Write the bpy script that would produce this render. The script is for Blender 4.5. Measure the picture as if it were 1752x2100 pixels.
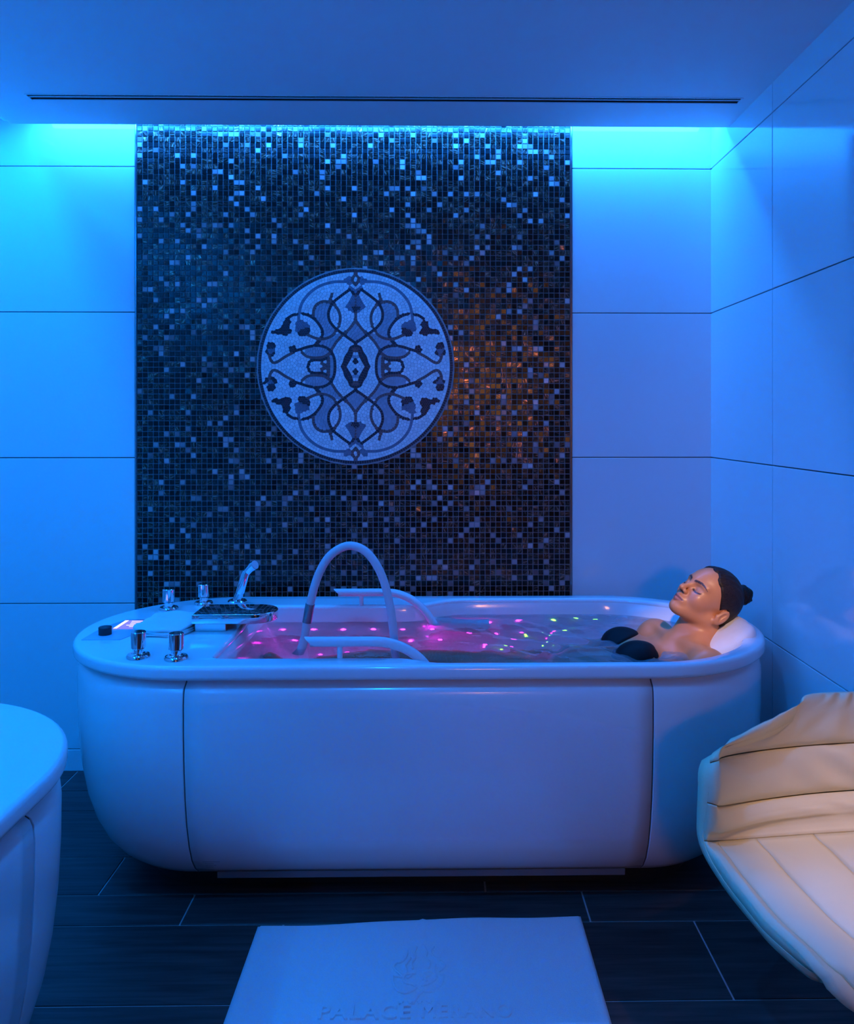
import bpy, bmesh, math, random
import numpy as np
from mathutils import Vector, Matrix

random.seed(7)
rng = np.random.default_rng(11)
S = bpy.context.scene
C = S.collection
for o in list(bpy.data.objects):
    bpy.data.objects.remove(o, do_unlink=True)

# ------------------------------------------------------------------ key dimensions (metres)
F_PX = 1633.0                  # focal length in pixels of the 1752 x 2100 frame
D = 3.30                       # distance camera -> back wall
XR, XL = 1.139, -1.85          # right and left wall
Z_SOF, Z_CEIL = 2.59, 2.95     # dropped ceiling and the ceiling above its cove
Y_SOF, X_SOF = 3.10, -1.646    # back and left edge of the dropped ceiling
Y_FRONT = -2.3
X_NICHE, Y_NICHE = 2.3, 2.09
CAM_Z = 1.44

# ------------------------------------------------------------------ camera
cam_d = bpy.data.cameras.new('camera')
cam = bpy.data.objects.new('camera', cam_d)
C.objects.link(cam)
cam.location = (0, 0, CAM_Z)
YAW = math.radians(0.8)
cam.rotation_euler = (math.radians(90), 0, -YAW)
cam_d.sensor_width = 36
cam_d.lens = F_PX / 2100 * 36
cam_d.shift_x = -(897 + F_PX * math.tan(YAW) - 876) / 2100
cam_d.shift_y = -186 / 2100
cam_d.clip_start = 0.05
S.camera = cam

# ------------------------------------------------------------------ world, exposure
w = bpy.data.worlds.new('world')
S.world = w
w.use_nodes = True
w.node_tree.nodes['Background'].inputs[0].default_value = (0.01, 0.05, 0.2, 1)
w.node_tree.nodes['Background'].inputs[1].default_value = 0.05
vs = S.view_settings
vs.view_transform = 'Standard'
vs.look = 'None'
vs.exposure = 0.0
vs.gamma = 1.0
vs.use_curve_mapping = False
S.cycles.max_bounces = 7
S.cycles.transmission_bounces = 5
S.cycles.glossy_bounces = 3
S.cycles.caustics_reflective = False
S.cycles.adaptive_threshold = 0.05

# ------------------------------------------------------------------ lights
def look_rot(d):
    return Vector(d).to_track_quat('-Z', 'Y').to_euler()

def area(name, loc, d, sx, sy, col, power, along=None):
    L = bpy.data.lights.new(name, 'AREA')
    L.shape = 'RECTANGLE'
    L.size, L.size_y = sx, sy
    L.color = col
    L.energy = power
    o = bpy.data.objects.new(name, L)
    C.objects.link(o)
    z = -Vector(d).normalized()
    x = Vector(along).normalized()
    y = z.cross(x)
    o.matrix_world = Matrix(((x.x, y.x, z.x, loc[0]), (x.y, y.y, z.y, loc[1]), (x.z, y.z, z.z, loc[2]), (0, 0, 0, 1)))
    return o

def spot(name, loc, target, col, power, size, blend, rad=0.05):
    L = bpy.data.lights.new(name, 'SPOT')
    L.color = col
    L.energy = power
    L.spot_size = math.radians(size)
    L.spot_blend = blend
    L.shadow_soft_size = rad
    o = bpy.data.objects.new(name, L)
    C.objects.link(o)
    o.location = loc
    o.rotation_euler = look_rot(Vector(target) - Vector(loc))
    return o

BLUE = (0.012, 0.215, 1.0)
BLUE_L = (0.001, 0.215, 1.0)
WARM = (1.0, 0.60, 0.35)
area('cove_light_back', ((X_SOF + XR) / 2, 3.205, 2.69), (0, 0.3, -0.95), 2.75, 0.03, BLUE, 46, (1, 0, 0))
area('cove_light_left', (-1.71, 2.0, 2.672), (-0.08, 0, -0.99), 2.2, 0.03, BLUE_L, 30, (0, 1, 0))
area('cove_light_left_front', (-1.71, -0.65, 2.672), (-0.02, 0, -0.99), 3.1, 0.03, BLUE_L, 105, (0, 1, 0))
spot('added_blue_fill', (-0.30, 1.10, 2.575), (-0.30, 1.35, 0), BLUE_L, 130, 160, 1.0, 0.05)  # unseen blue fill, added to brighten the mat and tub front
spot('downlight_bather', (0.60, 0.30, 2.575), (0.85, 2.63, 0.79), WARM, 300, 8.4, 0.8, 0.03)
spot('downlight_chair', (1.35, 1.05, 2.575), (1.06, 1.70, 0.45), WARM, 132, 25, 0.8, 0.04)

# ------------------------------------------------------------------ helpers: objects
def tag(o, label=None, cat=None, group=None, kind=None):
    if label: o['label'] = label
    if cat: o['category'] = cat
    if group: o['group'] = group
    if kind: o['kind'] = kind
    return o

def empty(name, loc=(0, 0, 0), rz=0.0):
    o = bpy.data.objects.new(name, None)
    C.objects.link(o)
    o.location = loc
    o.rotation_euler = (0, 0, rz)
    o.empty_display_size = 0.1
    return o

def link(name, me, mat=None, parent=None, loc=None):
    o = bpy.data.objects.new(name, me)
    C.objects.link(o)
    if mat is not None and len(me.materials) == 0:
        me.materials.append(mat)
    if parent is not None: o.parent = parent
    if loc is not None: o.location = loc
    return o

def mesh(verts, faces, smooth=True, sharp=35, name='m'):
    me = bpy.data.meshes.new(name)
    me.from_pydata([tuple(v) for v in verts], [], [tuple(int(i) for i in f) for f in faces])
    me.update()
    if smooth:
        me.polygons.foreach_set('use_smooth', [True] * len(me.polygons))
        if sharp is not None: set_sharp(me, sharp)
    return me

def set_sharp(me, deg):
    bm = bmesh.new()
    bm.from_mesh(me)
    a = math.radians(deg)
    for e in bm.edges:
        if len(e.link_faces) == 2 and e.calc_face_angle(0) > a:
            e.smooth = False
    bm.to_mesh(me)
    bm.free()

def fix_normals(me):
    bm = bmesh.new()
    bm.from_mesh(me)
    bmesh.ops.recalc_face_normals(bm, faces=bm.faces)
    bm.to_mesh(me)
    bm.free()
    return me

def box_mesh(x0, x1, y0, y1, z0, z1, bev=0.0, seg=1):
    bm = bmesh.new()
    bmesh.ops.create_cube(bm, size=1)
    for v in bm.verts:
        v.co = Vector((x0 + (v.co.x + .5) * (x1 - x0), y0 + (v.co.y + .5) * (y1 - y0), z0 + (v.co.z + .5) * (z1 - z0)))
    if bev > 0:
        bmesh.ops.bevel(bm, geom=list(bm.edges), offset=bev, segments=seg, affect='EDGES', profile=0.5)
    me = bpy.data.meshes.new('box')
    bm.to_mesh(me)
    bm.free()
    if seg > 1:
        me.polygons.foreach_set('use_smooth', [True] * len(me.polygons))
    return me

def join_meshes(parts):
    vs_, fs_ = [], []
    for v, f in parts:
        n = len(vs_)
        vs_ += [tuple(p) for p in v]
        fs_ += [tuple(i + n for i in q) for q in f]
    return vs_, fs_

def box_vf(x0, x1, y0, y1, z0, z1):
    v = [(x0, y0, z0), (x1, y0, z0), (x1, y1, z0), (x0, y1, z0), (x0, y0, z1), (x1, y0, z1), (x1, y1, z1), (x0, y1, z1)]
    f = [(0, 3, 2, 1), (4, 5, 6, 7), (0, 1, 5, 4), (1, 2, 6, 5), (2, 3, 7, 6), (3, 0, 4, 7)]
    return v, f

def catmull(pts, n=12, closed=False):
    P = [np.array(p, float) for p in pts]
    out = []
    m = len(P)
    rngi = range(m) if closed else range(m - 1)
    for i in rngi:
        if closed:
            p0, p1, p2, p3 = P[(i - 1) % m], P[i], P[(i + 1) % m], P[(i + 2) % m]
        else:
            p1, p2 = P[i], P[i + 1]
            p0 = P[i - 1] if i > 0 else 2 * p1 - p2
            p3 = P[i + 2] if i + 2 < m else 2 * p2 - p1
        for k in range(n):
            t = k / n
            out.append(0.5 * ((2 * p1) + (-p0 + p2) * t + (2 * p0 - 5 * p1 + 4 * p2 - p3) * t * t + (-p0 + 3 * p1 - 3 * p2 + p3) * t ** 3))
    if not closed: out.append(P[-1])
    return out

def tube_vf(pts, rad, seg=14, cap=True, flat=None):
    pts = [Vector(p) for p in pts]
    n = len(pts)
    if not hasattr(rad, '__len__'): rad = [rad] * n
    T = []
    for i in range(n):
        a, b = pts[max(0, i - 1)], pts[min(n - 1, i + 1)]
        T.append((b - a).normalized())
    ref = Vector((0, 0, 1)) if abs(T[0].z) < 0.9 else Vector((0, 1, 0))
    N = (ref - T[0] * ref.dot(T[0])).normalized()
    v, f = [], []
    for i in range(n):
        N = (N - T[i] * N.dot(T[i])).normalized()
        B = T[i].cross(N)
        for k in range(seg):
            a = 2 * math.pi * k / seg
            fl = flat or 1.0
            v.append(pts[i] + N * (math.cos(a) * rad[i] * fl) + B * (math.sin(a) * rad[i]))
    for i in range(n - 1):
        for k in range(seg):
            k2 = (k + 1) % seg
            f.append((i * seg + k, i * seg + k2, (i + 1) * seg + k2, (i + 1) * seg + k))
    if cap:
        f.append(tuple(range(seg))[::-1])
        f.append(tuple((n - 1) * seg + k for k in range(seg)))
    return v, f

def tube(pts, rad, seg=14, cap=True, flat=None):
    v, f = tube_vf(pts, rad, seg, cap, flat)
    return fix_normals(mesh(v, f, True, 50))

def lathe_vf(prof, seg=32, cx=0, cy=0):
    v, f = [], []
    n = len(prof)
    for r, z in prof:
        for k in range(seg):
            a = 2 * math.pi * k / seg
            v.append((cx + r * math.cos(a), cy + r * math.sin(a), z))
    for i in range(n - 1):
        for k in range(seg):
            k2 = (k + 1) % seg
            f.append((i * seg + k, i * seg + k2, (i + 1) * seg + k2, (i + 1) * seg + k))
    f.append(tuple(range(seg))[::-1])
    f.append(tuple((n - 1) * seg + k for k in range(seg)))
    return v, f

def lathe(prof, seg=32, sharp=40):
    v, f = lathe_vf(prof, seg)
    return fix_normals(mesh(v, f, True, sharp))

def plate(loops, z0, z1, bev=0.0, bres=3):
    """flat plate from 2-D loops (outer first, holes after), extruded and bevelled"""
    cu = bpy.data.curves.new('plate', 'CURVE')
    cu.dimensions = '2D'
    cu.fill_mode = 'BOTH'
    for L in loops:
        sp = cu.splines.new('POLY')
        sp.points.add(len(L) - 1)
        for i, p in enumerate(L):
            sp.points[i].co = (p[0], p[1], 0, 1)
        sp.use_cyclic_u = True
    cu.extrude = (z1 - z0) / 2 - bev
    cu.bevel_depth = bev
    cu.bevel_resolution = bres
    cu.offset = -bev
    o = bpy.data.objects.new('tmp', cu)
    C.objects.link(o)
    dg = bpy.context.evaluated_depsgraph_get()
    me = bpy.data.meshes.new_from_object(o.evaluated_get(dg))
    bpy.data.objects.remove(o)
    me.transform(Matrix.Translation((0, 0, (z0 + z1) / 2)))
    bm = bmesh.new()
    bm.from_mesh(me)
    bmesh.ops.remove_doubles(bm, verts=bm.verts, dist=1e-5)
    bm.to_mesh(me)
    bm.free()
    me.materials.clear()
    me.polygons.foreach_set('use_smooth', [True] * len(me.polygons))
    set_sharp(me, 30)
    return me

# ------------------------------------------------------------------ helpers: materials
def new_mat(name):
    m = bpy.data.materials.new(name)
    m.use_nodes = True
    nt = m.node_tree
    return m, nt, nt.nodes['Principled BSDF']

def mat(name, col, rough=0.5, metal=0.0, spec=0.5, coat=0.0, noise=0.0, nscale=30, bump=0.0, bscale=200, emit=None, estr=0.0, sheen=0.0, coat_rough=0.05):
    m, nt, b = new_mat(name)
    b.inputs['Base Color'].default_value = (*col, 1)
    b.inputs['Roughness'].default_value = rough
    b.inputs['Metallic'].default_value = metal
    b.inputs['Specular IOR Level'].default_value = spec
    b.inputs['Coat Weight'].default_value = coat
    b.inputs['Coat Roughness'].default_value = coat_rough
    b.inputs['Sheen Weight'].default_value = sheen
    tc = nt.nodes.new('ShaderNodeTexCoord')
    if noise > 0:
        nz = nt.nodes.new('ShaderNodeTexNoise')
        nz.inputs['Scale'].default_value = nscale
        nz.inputs['Detail'].default_value = 4
        nt.links.new(tc.outputs['Object'], nz.inputs['Vector'])
        mx = nt.nodes.new('ShaderNodeMix')
        mx.data_type = 'RGBA'
        mx.inputs[6].default_value = (*[c * (1 - noise) for c in col], 1)
        mx.inputs[7].default_value = (*[min(1, c * (1 + noise)) for c in col], 1)
        nt.links.new(nz.outputs['Fac'], mx.inputs[0])
        nt.links.new(mx.outputs[2], b.inputs['Base Color'])
    if bump > 0:
        nz = nt.nodes.new('ShaderNodeTexNoise')
        nz.inputs['Scale'].default_value = bscale
        nz.inputs['Detail'].default_value = 3
        nt.links.new(tc.outputs['Object'], nz.inputs['Vector'])
        bp = nt.nodes.new('ShaderNodeBump')
        bp.inputs['Strength'].default_value = bump
        bp.inputs['Distance'].default_value = 0.002
        nt.links.new(nz.outputs['Fac'], bp.inputs['Height'])
        nt.links.new(bp.outputs['Normal'], b.inputs['Normal'])
    if emit:
        b.inputs['Emission Color'].default_value = (*emit, 1)
        b.inputs['Emission Strength'].default_value = estr
    return m

M_WALL = mat('glazed_white_tile', (0.80, 0.80, 0.80), 0.09, spec=0.55, noise=0.015, nscale=3)
M_JOINT = mat('wall_joint', (0.12, 0.12, 0.13), 0.8, noise=0.1)
M_PLASTER = mat('white_plaster', (0.78, 0.78, 0.78), 0.7, noise=0.02, nscale=6, bump=0.02)
M_BASEB = mat('baseboard_tile', (0.80, 0.80, 0.80), 0.2, noise=0.02)
M_ACRYL = mat('white_acrylic', (0.80, 0.80, 0.80), 0.13, spec=0.5, coat=0.3, noise=0.01, nscale=4)
M_PANEL = mat('white_gelcoat', (0.78, 0.78, 0.78), 0.20, spec=0.5, coat=0.25, noise=0.015, nscale=5)
M_CHROME = mat('chrome', (0.85, 0.85, 0.87), 0.06, 1.0, noise=0.02)
M_STEEL = mat('dark_steel', (0.35, 0.35, 0.38), 0.25, 1.0, noise=0.04)
M_BLACKP = mat('black_plastic', (0.02, 0.02, 0.025), 0.4, noise=0.1)
M_DARK = mat('dark_void', (0.012, 0.012, 0.014), 0.8, noise=0.1)
M_SEAM = mat('seam_rubber', (0.10, 0.07, 0.07), 0.6, noise=0.1)
M_HOSE = mat('hose_pvc', (0.62, 0.62, 0.66), 0.35, noise=0.03)
M_BAR = mat('bar_nylon', (0.72, 0.72, 0.74), 0.28, noise=0.02)
M_TOWEL = mat('white_terry', (0.80, 0.80, 0.80), 0.95, spec=0.1, noise=0.07, nscale=260, bump=0.9, bscale=650, sheen=0.3)
M_LEATHER = mat('cream_leather', (0.75, 0.67, 0.42), 0.42, spec=0.4, noise=0.03, nscale=20, bump=0.12, bscale=900)
M_THREAD = mat('thread', (0.45, 0.38, 0.33), 0.8, noise=0.1)
M_SUIT = mat('black_swimwear', (0.008, 0.008, 0.009), 0.6, spec=0.2, noise=0.2, bump=0.15, bscale=700)
M_PILLOW = mat('pillow_cover', (0.74, 0.74, 0.74), 0.6, noise=0.05, nscale=40, bump=0.3, bscale=300)
M_GROUTM = mat('mosaic_grout', (0.30, 0.30, 0.32), 0.85, noise=0.12, nscale=90)
M_GROUTW = mat('medallion_grout', (0.34, 0.34, 0.36), 0.85, noise=0.1, nscale=90)
M_GROUTF = mat('floor_grout', (0.40, 0.38, 0.36), 0.85, noise=0.2, nscale=60)
M_ALU = mat('aluminium', (0.6, 0.6, 0.62), 0.35, 1.0, noise=0.04)
M_LEDP = mat('magenta_led', (0.8, 0.2, 0.6), 0.4, emit=(0.85, 0.015, 0.85), estr=26)
M_LEDG = mat('green_led', (0.3, 0.8, 0.2), 0.4, emit=(0.22, 1.0, 0.04), estr=7)
M_SCREEN = mat('screen_lit', (0.1, 0.1, 0.2), 0.2, emit=(0.30, 0.22, 1.0), estr=0.75)
M_SCREENW = mat('screen_text', (0.2, 0.2, 0.2), 0.2, emit=(1.0, 0.85, 1.0), estr=1.2)
M_LAMPW = mat('warm_lamp', (0.9, 0.8, 0.6), 0.5, emit=(1.0, 0.38, 0.11), estr=46)
M_KICK = mat('kick_strip_grey', (0.16, 0.16, 0.17), 0.5, noise=0.05)
M_INK = mat('grey_print', (0.10, 0.10, 0.12), 0.6, noise=0.1)
M_FRONT = mat('dark_panelling', (0.08, 0.075, 0.075), 0.6, noise=0.1, nscale=8)
M_WARMW = mat('corridor_paint', (0.45, 0.34, 0.24), 0.7, noise=0.04)

def wood_mat():
    m, nt, b = new_mat('dark_wood_tile')
    tc = nt.nodes.new('ShaderNodeTexCoord')
    oi = nt.nodes.new('ShaderNodeObjectInfo')
    mp = nt.nodes.new('ShaderNodeMapping')
    mp.inputs['Scale'].default_value = (2.5, 40, 40)
    nt.links.new(tc.outputs['Object'], mp.inputs['Vector'])
    ad = nt.nodes.new('ShaderNodeVectorMath')
    ad.operation = 'ADD'
    sc = nt.nodes.new('ShaderNodeVectorMath')
    sc.operation = 'SCALE'
    sc.inputs['Scale'].default_value = 40
    nt.links.new(oi.outputs['Random'], sc.inputs[0])
    nt.links.new(mp.outputs['Vector'], ad.inputs[0])
    nt.links.new(sc.outputs['Vector'], ad.inputs[1])
    nz = nt.nodes.new('ShaderNodeTexNoise')
    nz.inputs['Scale'].default_value = 1.6
    nz.inputs['Detail'].default_value = 7
    nz.inputs['Distortion'].default_value = 0.6
    nt.links.new(ad.outputs['Vector'], nz.inputs['Vector'])
    cr = nt.nodes.new('ShaderNodeValToRGB')
    cr.color_ramp.elements[0].position = 0.3
    cr.color_ramp.elements[0].color = (0.024, 0.020, 0.020, 1)
    cr.color_ramp.elements[1].position = 0.75
    cr.color_ramp.elements[1].color = (0.078, 0.064, 0.060, 1)
    nt.links.new(nz.outputs['Fac'], cr.inputs['Fac'])
    hs = nt.nodes.new('ShaderNodeHueSaturation')
    mr = nt.nodes.new('ShaderNodeMapRange')
    mr.inputs['To Min'].default_value = 0.8
    mr.inputs['To Max'].default_value = 1.2
    nt.links.new(oi.outputs['Random'], mr.inputs['Value'])
    nt.links.new(mr.outputs['Result'], hs.inputs['Value'])
    nt.links.new(cr.outputs['Color'], hs.inputs['Color'])
    nt.links.new(hs.outputs['Color'], b.inputs['Base Color'])
    b.inputs['Roughness'].default_value = 0.45
    b.inputs['Specular IOR Level'].default_value = 0.35
    bp = nt.nodes.new('ShaderNodeBump')
    bp.inputs['Strength'].default_value = 0.25
    bp.inputs['Distance'].default_value = 0.001
    nt.links.new(nz.outputs['Fac'], bp.inputs['Height'])
    nt.links.new(bp.outputs['Normal'], b.inputs['Normal'])
    return m
M_WOOD = wood_mat()

def mosaic_mat():
    """glass mosaic: face colour attribute 'tile' = (is pearl, fleck amount, tone); streak direction sits in the UVs"""
    m, nt, b = new_mat('glass_mosaic')
    at = nt.nodes.new('ShaderNodeAttribute')
    at.attribute_name = 'tile'
    sp = nt.nodes.new('ShaderNodeSeparateColor')
    nt.links.new(at.outputs['Color'], sp.inputs['Color'])
    uv = nt.nodes.new('ShaderNodeUVMap')
    nz = nt.nodes.new('ShaderNodeTexNoise')
    nz.inputs['Scale'].default_value = 1.0
    nz.inputs['Detail'].default_value = 3
    nz.inputs['Distortion'].default_value = 0.3
    nt.links.new(uv.outputs['UV'], nz.inputs['Vector'])
    cr = nt.nodes.new('ShaderNodeValToRGB')
    cr.color_ramp.elements[0].position = 0.53
    cr.color_ramp.elements[0].color = (0, 0, 0, 1)
    cr.color_ramp.elements[1].position = 0.62
    cr.color_ramp.elements[1].color = (1, 1, 1, 1)
    nt.links.new(nz.outputs['Fac'], cr.inputs['Fac'])
    mu = nt.nodes.new('ShaderNodeMath')
    mu.operation = 'MULTIPLY'
    nt.links.new(cr.outputs['Color'], mu.inputs[0])
    nt.links.new(sp.outputs['Green'], mu.inputs[1])
    m1 = nt.nodes.new('ShaderNodeMix')
    m1.data_type = 'RGBA'
    bs = nt.nodes.new('ShaderNodeMix')
    bs.data_type = 'RGBA'
    bs.inputs[6].default_value = (0.004, 0.003, 0.003, 1)
    bs.inputs[7].default_value = (0.060, 0.022, 0.012, 1)
    nt.links.new(sp.outputs['Green'], bs.inputs[0])
    nt.links.new(bs.outputs[2], m1.inputs[6])
    m1.inputs[7].default_value = (0.90, 0.45, 0.32, 1)
    nt.links.new(mu.outputs[0], m1.inputs[0])
    hs = nt.nodes.new('ShaderNodeMix')
    hs.data_type = 'RGBA'
    hs.inputs[6].default_value = (0.22, 0.12, 0.12, 1)
    hs.inputs[7].default_value = (0.60, 0.43, 0.44, 1)
    nt.links.new(sp.outputs['Blue'], hs.inputs[0])
    m2 = nt.nodes.new('ShaderNodeMix')
    m2.data_type = 'RGBA'
    nt.links.new(sp.outputs['Red'], m2.inputs[0])
    nt.links.new(m1.outputs[2], m2.inputs[6])
    nt.links.new(hs.outputs[2], m2.inputs[7])
    nt.links.new(m2.outputs[2], b.inputs['Base Color'])
    mm = nt.nodes.new('ShaderNodeMath')
    mm.operation = 'MULTIPLY'
    mm.inputs[1].default_value = 0.85
    mg = nt.nodes.new('ShaderNodeMath')
    mg.operation = 'MAXIMUM'
    nt.links.new(mu.outputs[0], mg.inputs[0])
    gm = nt.nodes.new('ShaderNodeMath')
    gm.operation = 'MULTIPLY'
    gm.inputs[1].default_value = 0.45
    nt.links.new(sp.outputs['Green'], gm.inputs[0])
    nt.links.new(gm.outputs[0], mg.inputs[1])
    nt.links.new(mg.outputs[0], mm.inputs[0])
    nt.links.new(mm.outputs[0], b.inputs['Metallic'])
    b.inputs['Roughness'].default_value = 0.22
    b.inputs['Specular IOR Level'].default_value = 0.42
    b.inputs['Coat Weight'].default_value = 0.0
    return m
M_MOSAIC = mosaic_mat()

def attr_mat(name, attr, rough, coat=0.0, bump=0.0, bscale=400, sss=0.0, noise=0.0):
    m, nt, b = new_mat(name)
    at = nt.nodes.new('ShaderNodeAttribute')
    at.attribute_name = attr
    src = at.outputs['Color']
    tc = nt.nodes.new('ShaderNodeTexCoord')
    if noise > 0:
        nz = nt.nodes.new('ShaderNodeTexNoise')
        nz.inputs['Scale'].default_value = bscale * 0.5
        nt.links.new(tc.outputs['Object'], nz.inputs['Vector'])
        hs = nt.nodes.new('ShaderNodeHueSaturation')
        mr = nt.nodes.new('ShaderNodeMapRange')
        mr.inputs['To Min'].default_value = 1 - noise
        mr.inputs['To Max'].default_value = 1 + noise
        nt.links.new(nz.outputs['Fac'], mr.inputs['Value'])
        nt.links.new(mr.outputs['Result'], hs.inputs['Value'])
        nt.links.new(src, hs.inputs['Color'])
        src = hs.outputs['Color']
    nt.links.new(src, b.inputs['Base Color'])
    b.inputs['Roughness'].default_value = rough
    b.inputs['Coat Weight'].default_value = coat
    b.inputs['Coat Roughness'].default_value = 0.25
    if sss > 0:
        b.inputs['Subsurface Weight'].default_value = sss
        b.inputs['Subsurface Radius'].default_value = (0.012, 0.004, 0.002)
        b.inputs['Subsurface Scale'].default_value = 0.6
    if bump > 0:
        n2 = nt.nodes.new('ShaderNodeTexNoise')
        n2.inputs['Scale'].default_value = bscale
        nt.links.new(tc.outputs['Object'], n2.inputs['Vector'])
        bp = nt.nodes.new('ShaderNodeBump')
        bp.inputs['Strength'].default_value = bump
        bp.inputs['Distance'].default_value = 0.001
        nt.links.new(n2.outputs['Fac'], bp.inputs['Height'])
        nt.links.new(bp.outputs['Normal'], b.inputs['Normal'])
    return m
M_TESS = attr_mat('stone_tesserae', 'tint', 0.45, bump=0.2, noise=0.12)
M_SKIN = attr_mat('skin', 'tint', 0.42, coat=0.15, bump=0.08, bscale=900, sss=0.0, noise=0.05)

def hair_mat():
    m, nt, b = new_mat('dark_brown_hair')
    tc = nt.nodes.new('ShaderNodeTexCoord')
    mp = nt.nodes.new('ShaderNodeMapping')
    mp.inputs['Rotation'].default_value = (0, math.radians(45), 0)
    mp.inputs['Scale'].default_value = (60, 420, 420)
    nt.links.new(tc.outputs['Object'], mp.inputs['Vector'])
    nz = nt.nodes.new('ShaderNodeTexNoise')
    nz.inputs['Scale'].default_value = 1
    nz.inputs['Detail'].default_value = 4
    nt.links.new(mp.outputs['Vector'], nz.inputs['Vector'])
    cr = nt.nodes.new('ShaderNodeValToRGB')
    cr.color_ramp.elements[0].position = 0.35
    cr.color_ramp.elements[0].color = (0.006, 0.004, 0.003, 1)
    cr.color_ramp.elements[1].position = 0.75
    cr.color_ramp.elements[1].color = (0.045, 0.024, 0.013, 1)
    nt.links.new(nz.outputs['Fac'], cr.inputs['Fac'])
    nt.links.new(cr.outputs['Color'], b.inputs['Base Color'])
    b.inputs['Roughness'].default_value = 0.5
    b.inputs['Specular IOR Level'].default_value = 0.25
    bp = nt.nodes.new('ShaderNodeBump')
    bp.inputs['Strength'].default_value = 0.5
    bp.inputs['Distance'].default_value = 0.002
    nt.links.new(nz.outputs['Fac'], bp.inputs['Height'])
    nt.links.new(bp.outputs['Normal'], b.inputs['Normal'])
    return m
M_HAIR = hair_mat()

def water_mat():
    m, nt, b = new_mat('bath_water')
    out = nt.nodes['Material Output']
    b.inputs['Base Color'].default_value = (0.92, 0.86, 0.95, 1)
    b.inputs['Transmission Weight'].default_value = 1.0
    b.inputs['IOR'].default_value = 1.33
    b.inputs['Roughness'].default_value = 0.02
    df = nt.nodes.new('ShaderNodeBsdfDiffuse')
    df.inputs['Color'].default_value = (0.55, 0.55, 0.58, 1)
    mx = nt.nodes.new('ShaderNodeMixShader')
    tc = nt.nodes.new('ShaderNodeTexCoord')
    mp = nt.nodes.new('ShaderNodeMapping')
    mp.inputs['Scale'].default_value = (3, 12, 3)
    nt.links.new(tc.outputs['Object'], mp.inputs['Vector'])
    nz = nt.nodes.new('ShaderNodeTexNoise')
    nz.inputs['Scale'].default_value = 1.5
    nz.inputs['Detail'].default_value = 5
    nz.inputs['Distortion'].default_value = 1.5
    nt.links.new(mp.outputs['Vector'], nz.inputs['Vector'])
    at = nt.nodes.new('ShaderNodeAttribute')
    at.attribute_name = 'aeration'
    cr = nt.nodes.new('ShaderNodeMapRange')
    cr.inputs['From Min'].default_value = 0.3
    cr.inputs['From Max'].default_value = 0.75
    cr.inputs['To Min'].default_value = 0.25
    cr.inputs['To Max'].default_value = 1.0
    nt.links.new(nz.outputs['Fac'], cr.inputs['Value'])
    mu = nt.nodes.new('ShaderNodeMath')
    mu.operation = 'MULTIPLY'
    nt.links.new(cr.outputs['Result'], mu.inputs[0])
    nt.links.new(at.outputs['Fac'], mu.inputs[1])
    nt.links.new(mu.outputs[0], mx.inputs['Fac'])
    nt.links.new(b.outputs[0], mx.inputs[1])
    nt.links.new(df.outputs[0], mx.inputs[2])
    nt.links.new(mx.outputs[0], out.inputs['Surface'])
    n2 = nt.nodes.new('ShaderNodeTexNoise')
    n2.inputs['Scale'].default_value = 14
    n2.inputs['Detail'].default_value = 3
    nt.links.new(tc.outputs['Object'], n2.inputs['Vector'])
    bp = nt.nodes.new('ShaderNodeBump')
    bp.inputs['Strength'].default_value = 0.15
    bp.inputs['Distance'].default_value = 0.01
    nt.links.new(n2.outputs['Fac'], bp.inputs['Height'])
    nt.links.new(bp.outputs['Normal'], b.inputs['Normal'])
    return m
M_WATER = water_mat()

def face_attr(me, name, cols):
    a = me.attributes.new(name, 'FLOAT_COLOR', 'FACE')
    a.data.foreach_set('color', np.asarray(cols, dtype=np.float32).ravel())

def point_attr(me, name, cols):
    a = me.attributes.new(name, 'FLOAT_COLOR', 'POINT')
    a.data.foreach_set('color', np.asarray(cols, dtype=np.float32).ravel())

# ================================================================== SETTING
def struct(name, me, m, parent=None):
    o = link(name, me, m, parent)
    if parent is None: o['kind'] = 'structure'
    return o

JZ = [0.09, 0.69, 1.29, 1.89, 2.49, Z_CEIL]     # joints of the wall tiling
J = 0.0035
MX0, MX1 = -1.242, 0.556                         # mosaic strip
_tiles = {}
def wall_tile(parent, axis, a0, a1, z0, z1, face, out):
    """one large glazed tile; axis 'x' runs along x at y=face, 'y' runs along y at x=face; out = sign of depth direction behind the face"""
    key = (axis, out, round(a1 - a0, 4), round(z1 - z0, 4))
    if key not in _tiles:
        w_, h_ = (a1 - a0) / 2 - J / 2, (z1 - z0) / 2 - J / 2
        t0, t1 = (0, 0.01) if out > 0 else (-0.01, 0)
        me = box_mesh(-w_, w_, t0, t1, -h_, h_, 0.0015) if axis == 'x' else box_mesh(t0, t1, -w_, w_, -h_, h_, 0.0015)
        me.materials.append(M_WALL)
        _tiles[key] = me
    loc = ((a0 + a1) / 2, face, (z0 + z1) / 2) if axis == 'x' else (face, (a0 + a1) / 2, (z0 + z1) / 2)
    return link('wall_tile', _tiles[key], None, parent, loc)

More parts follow.
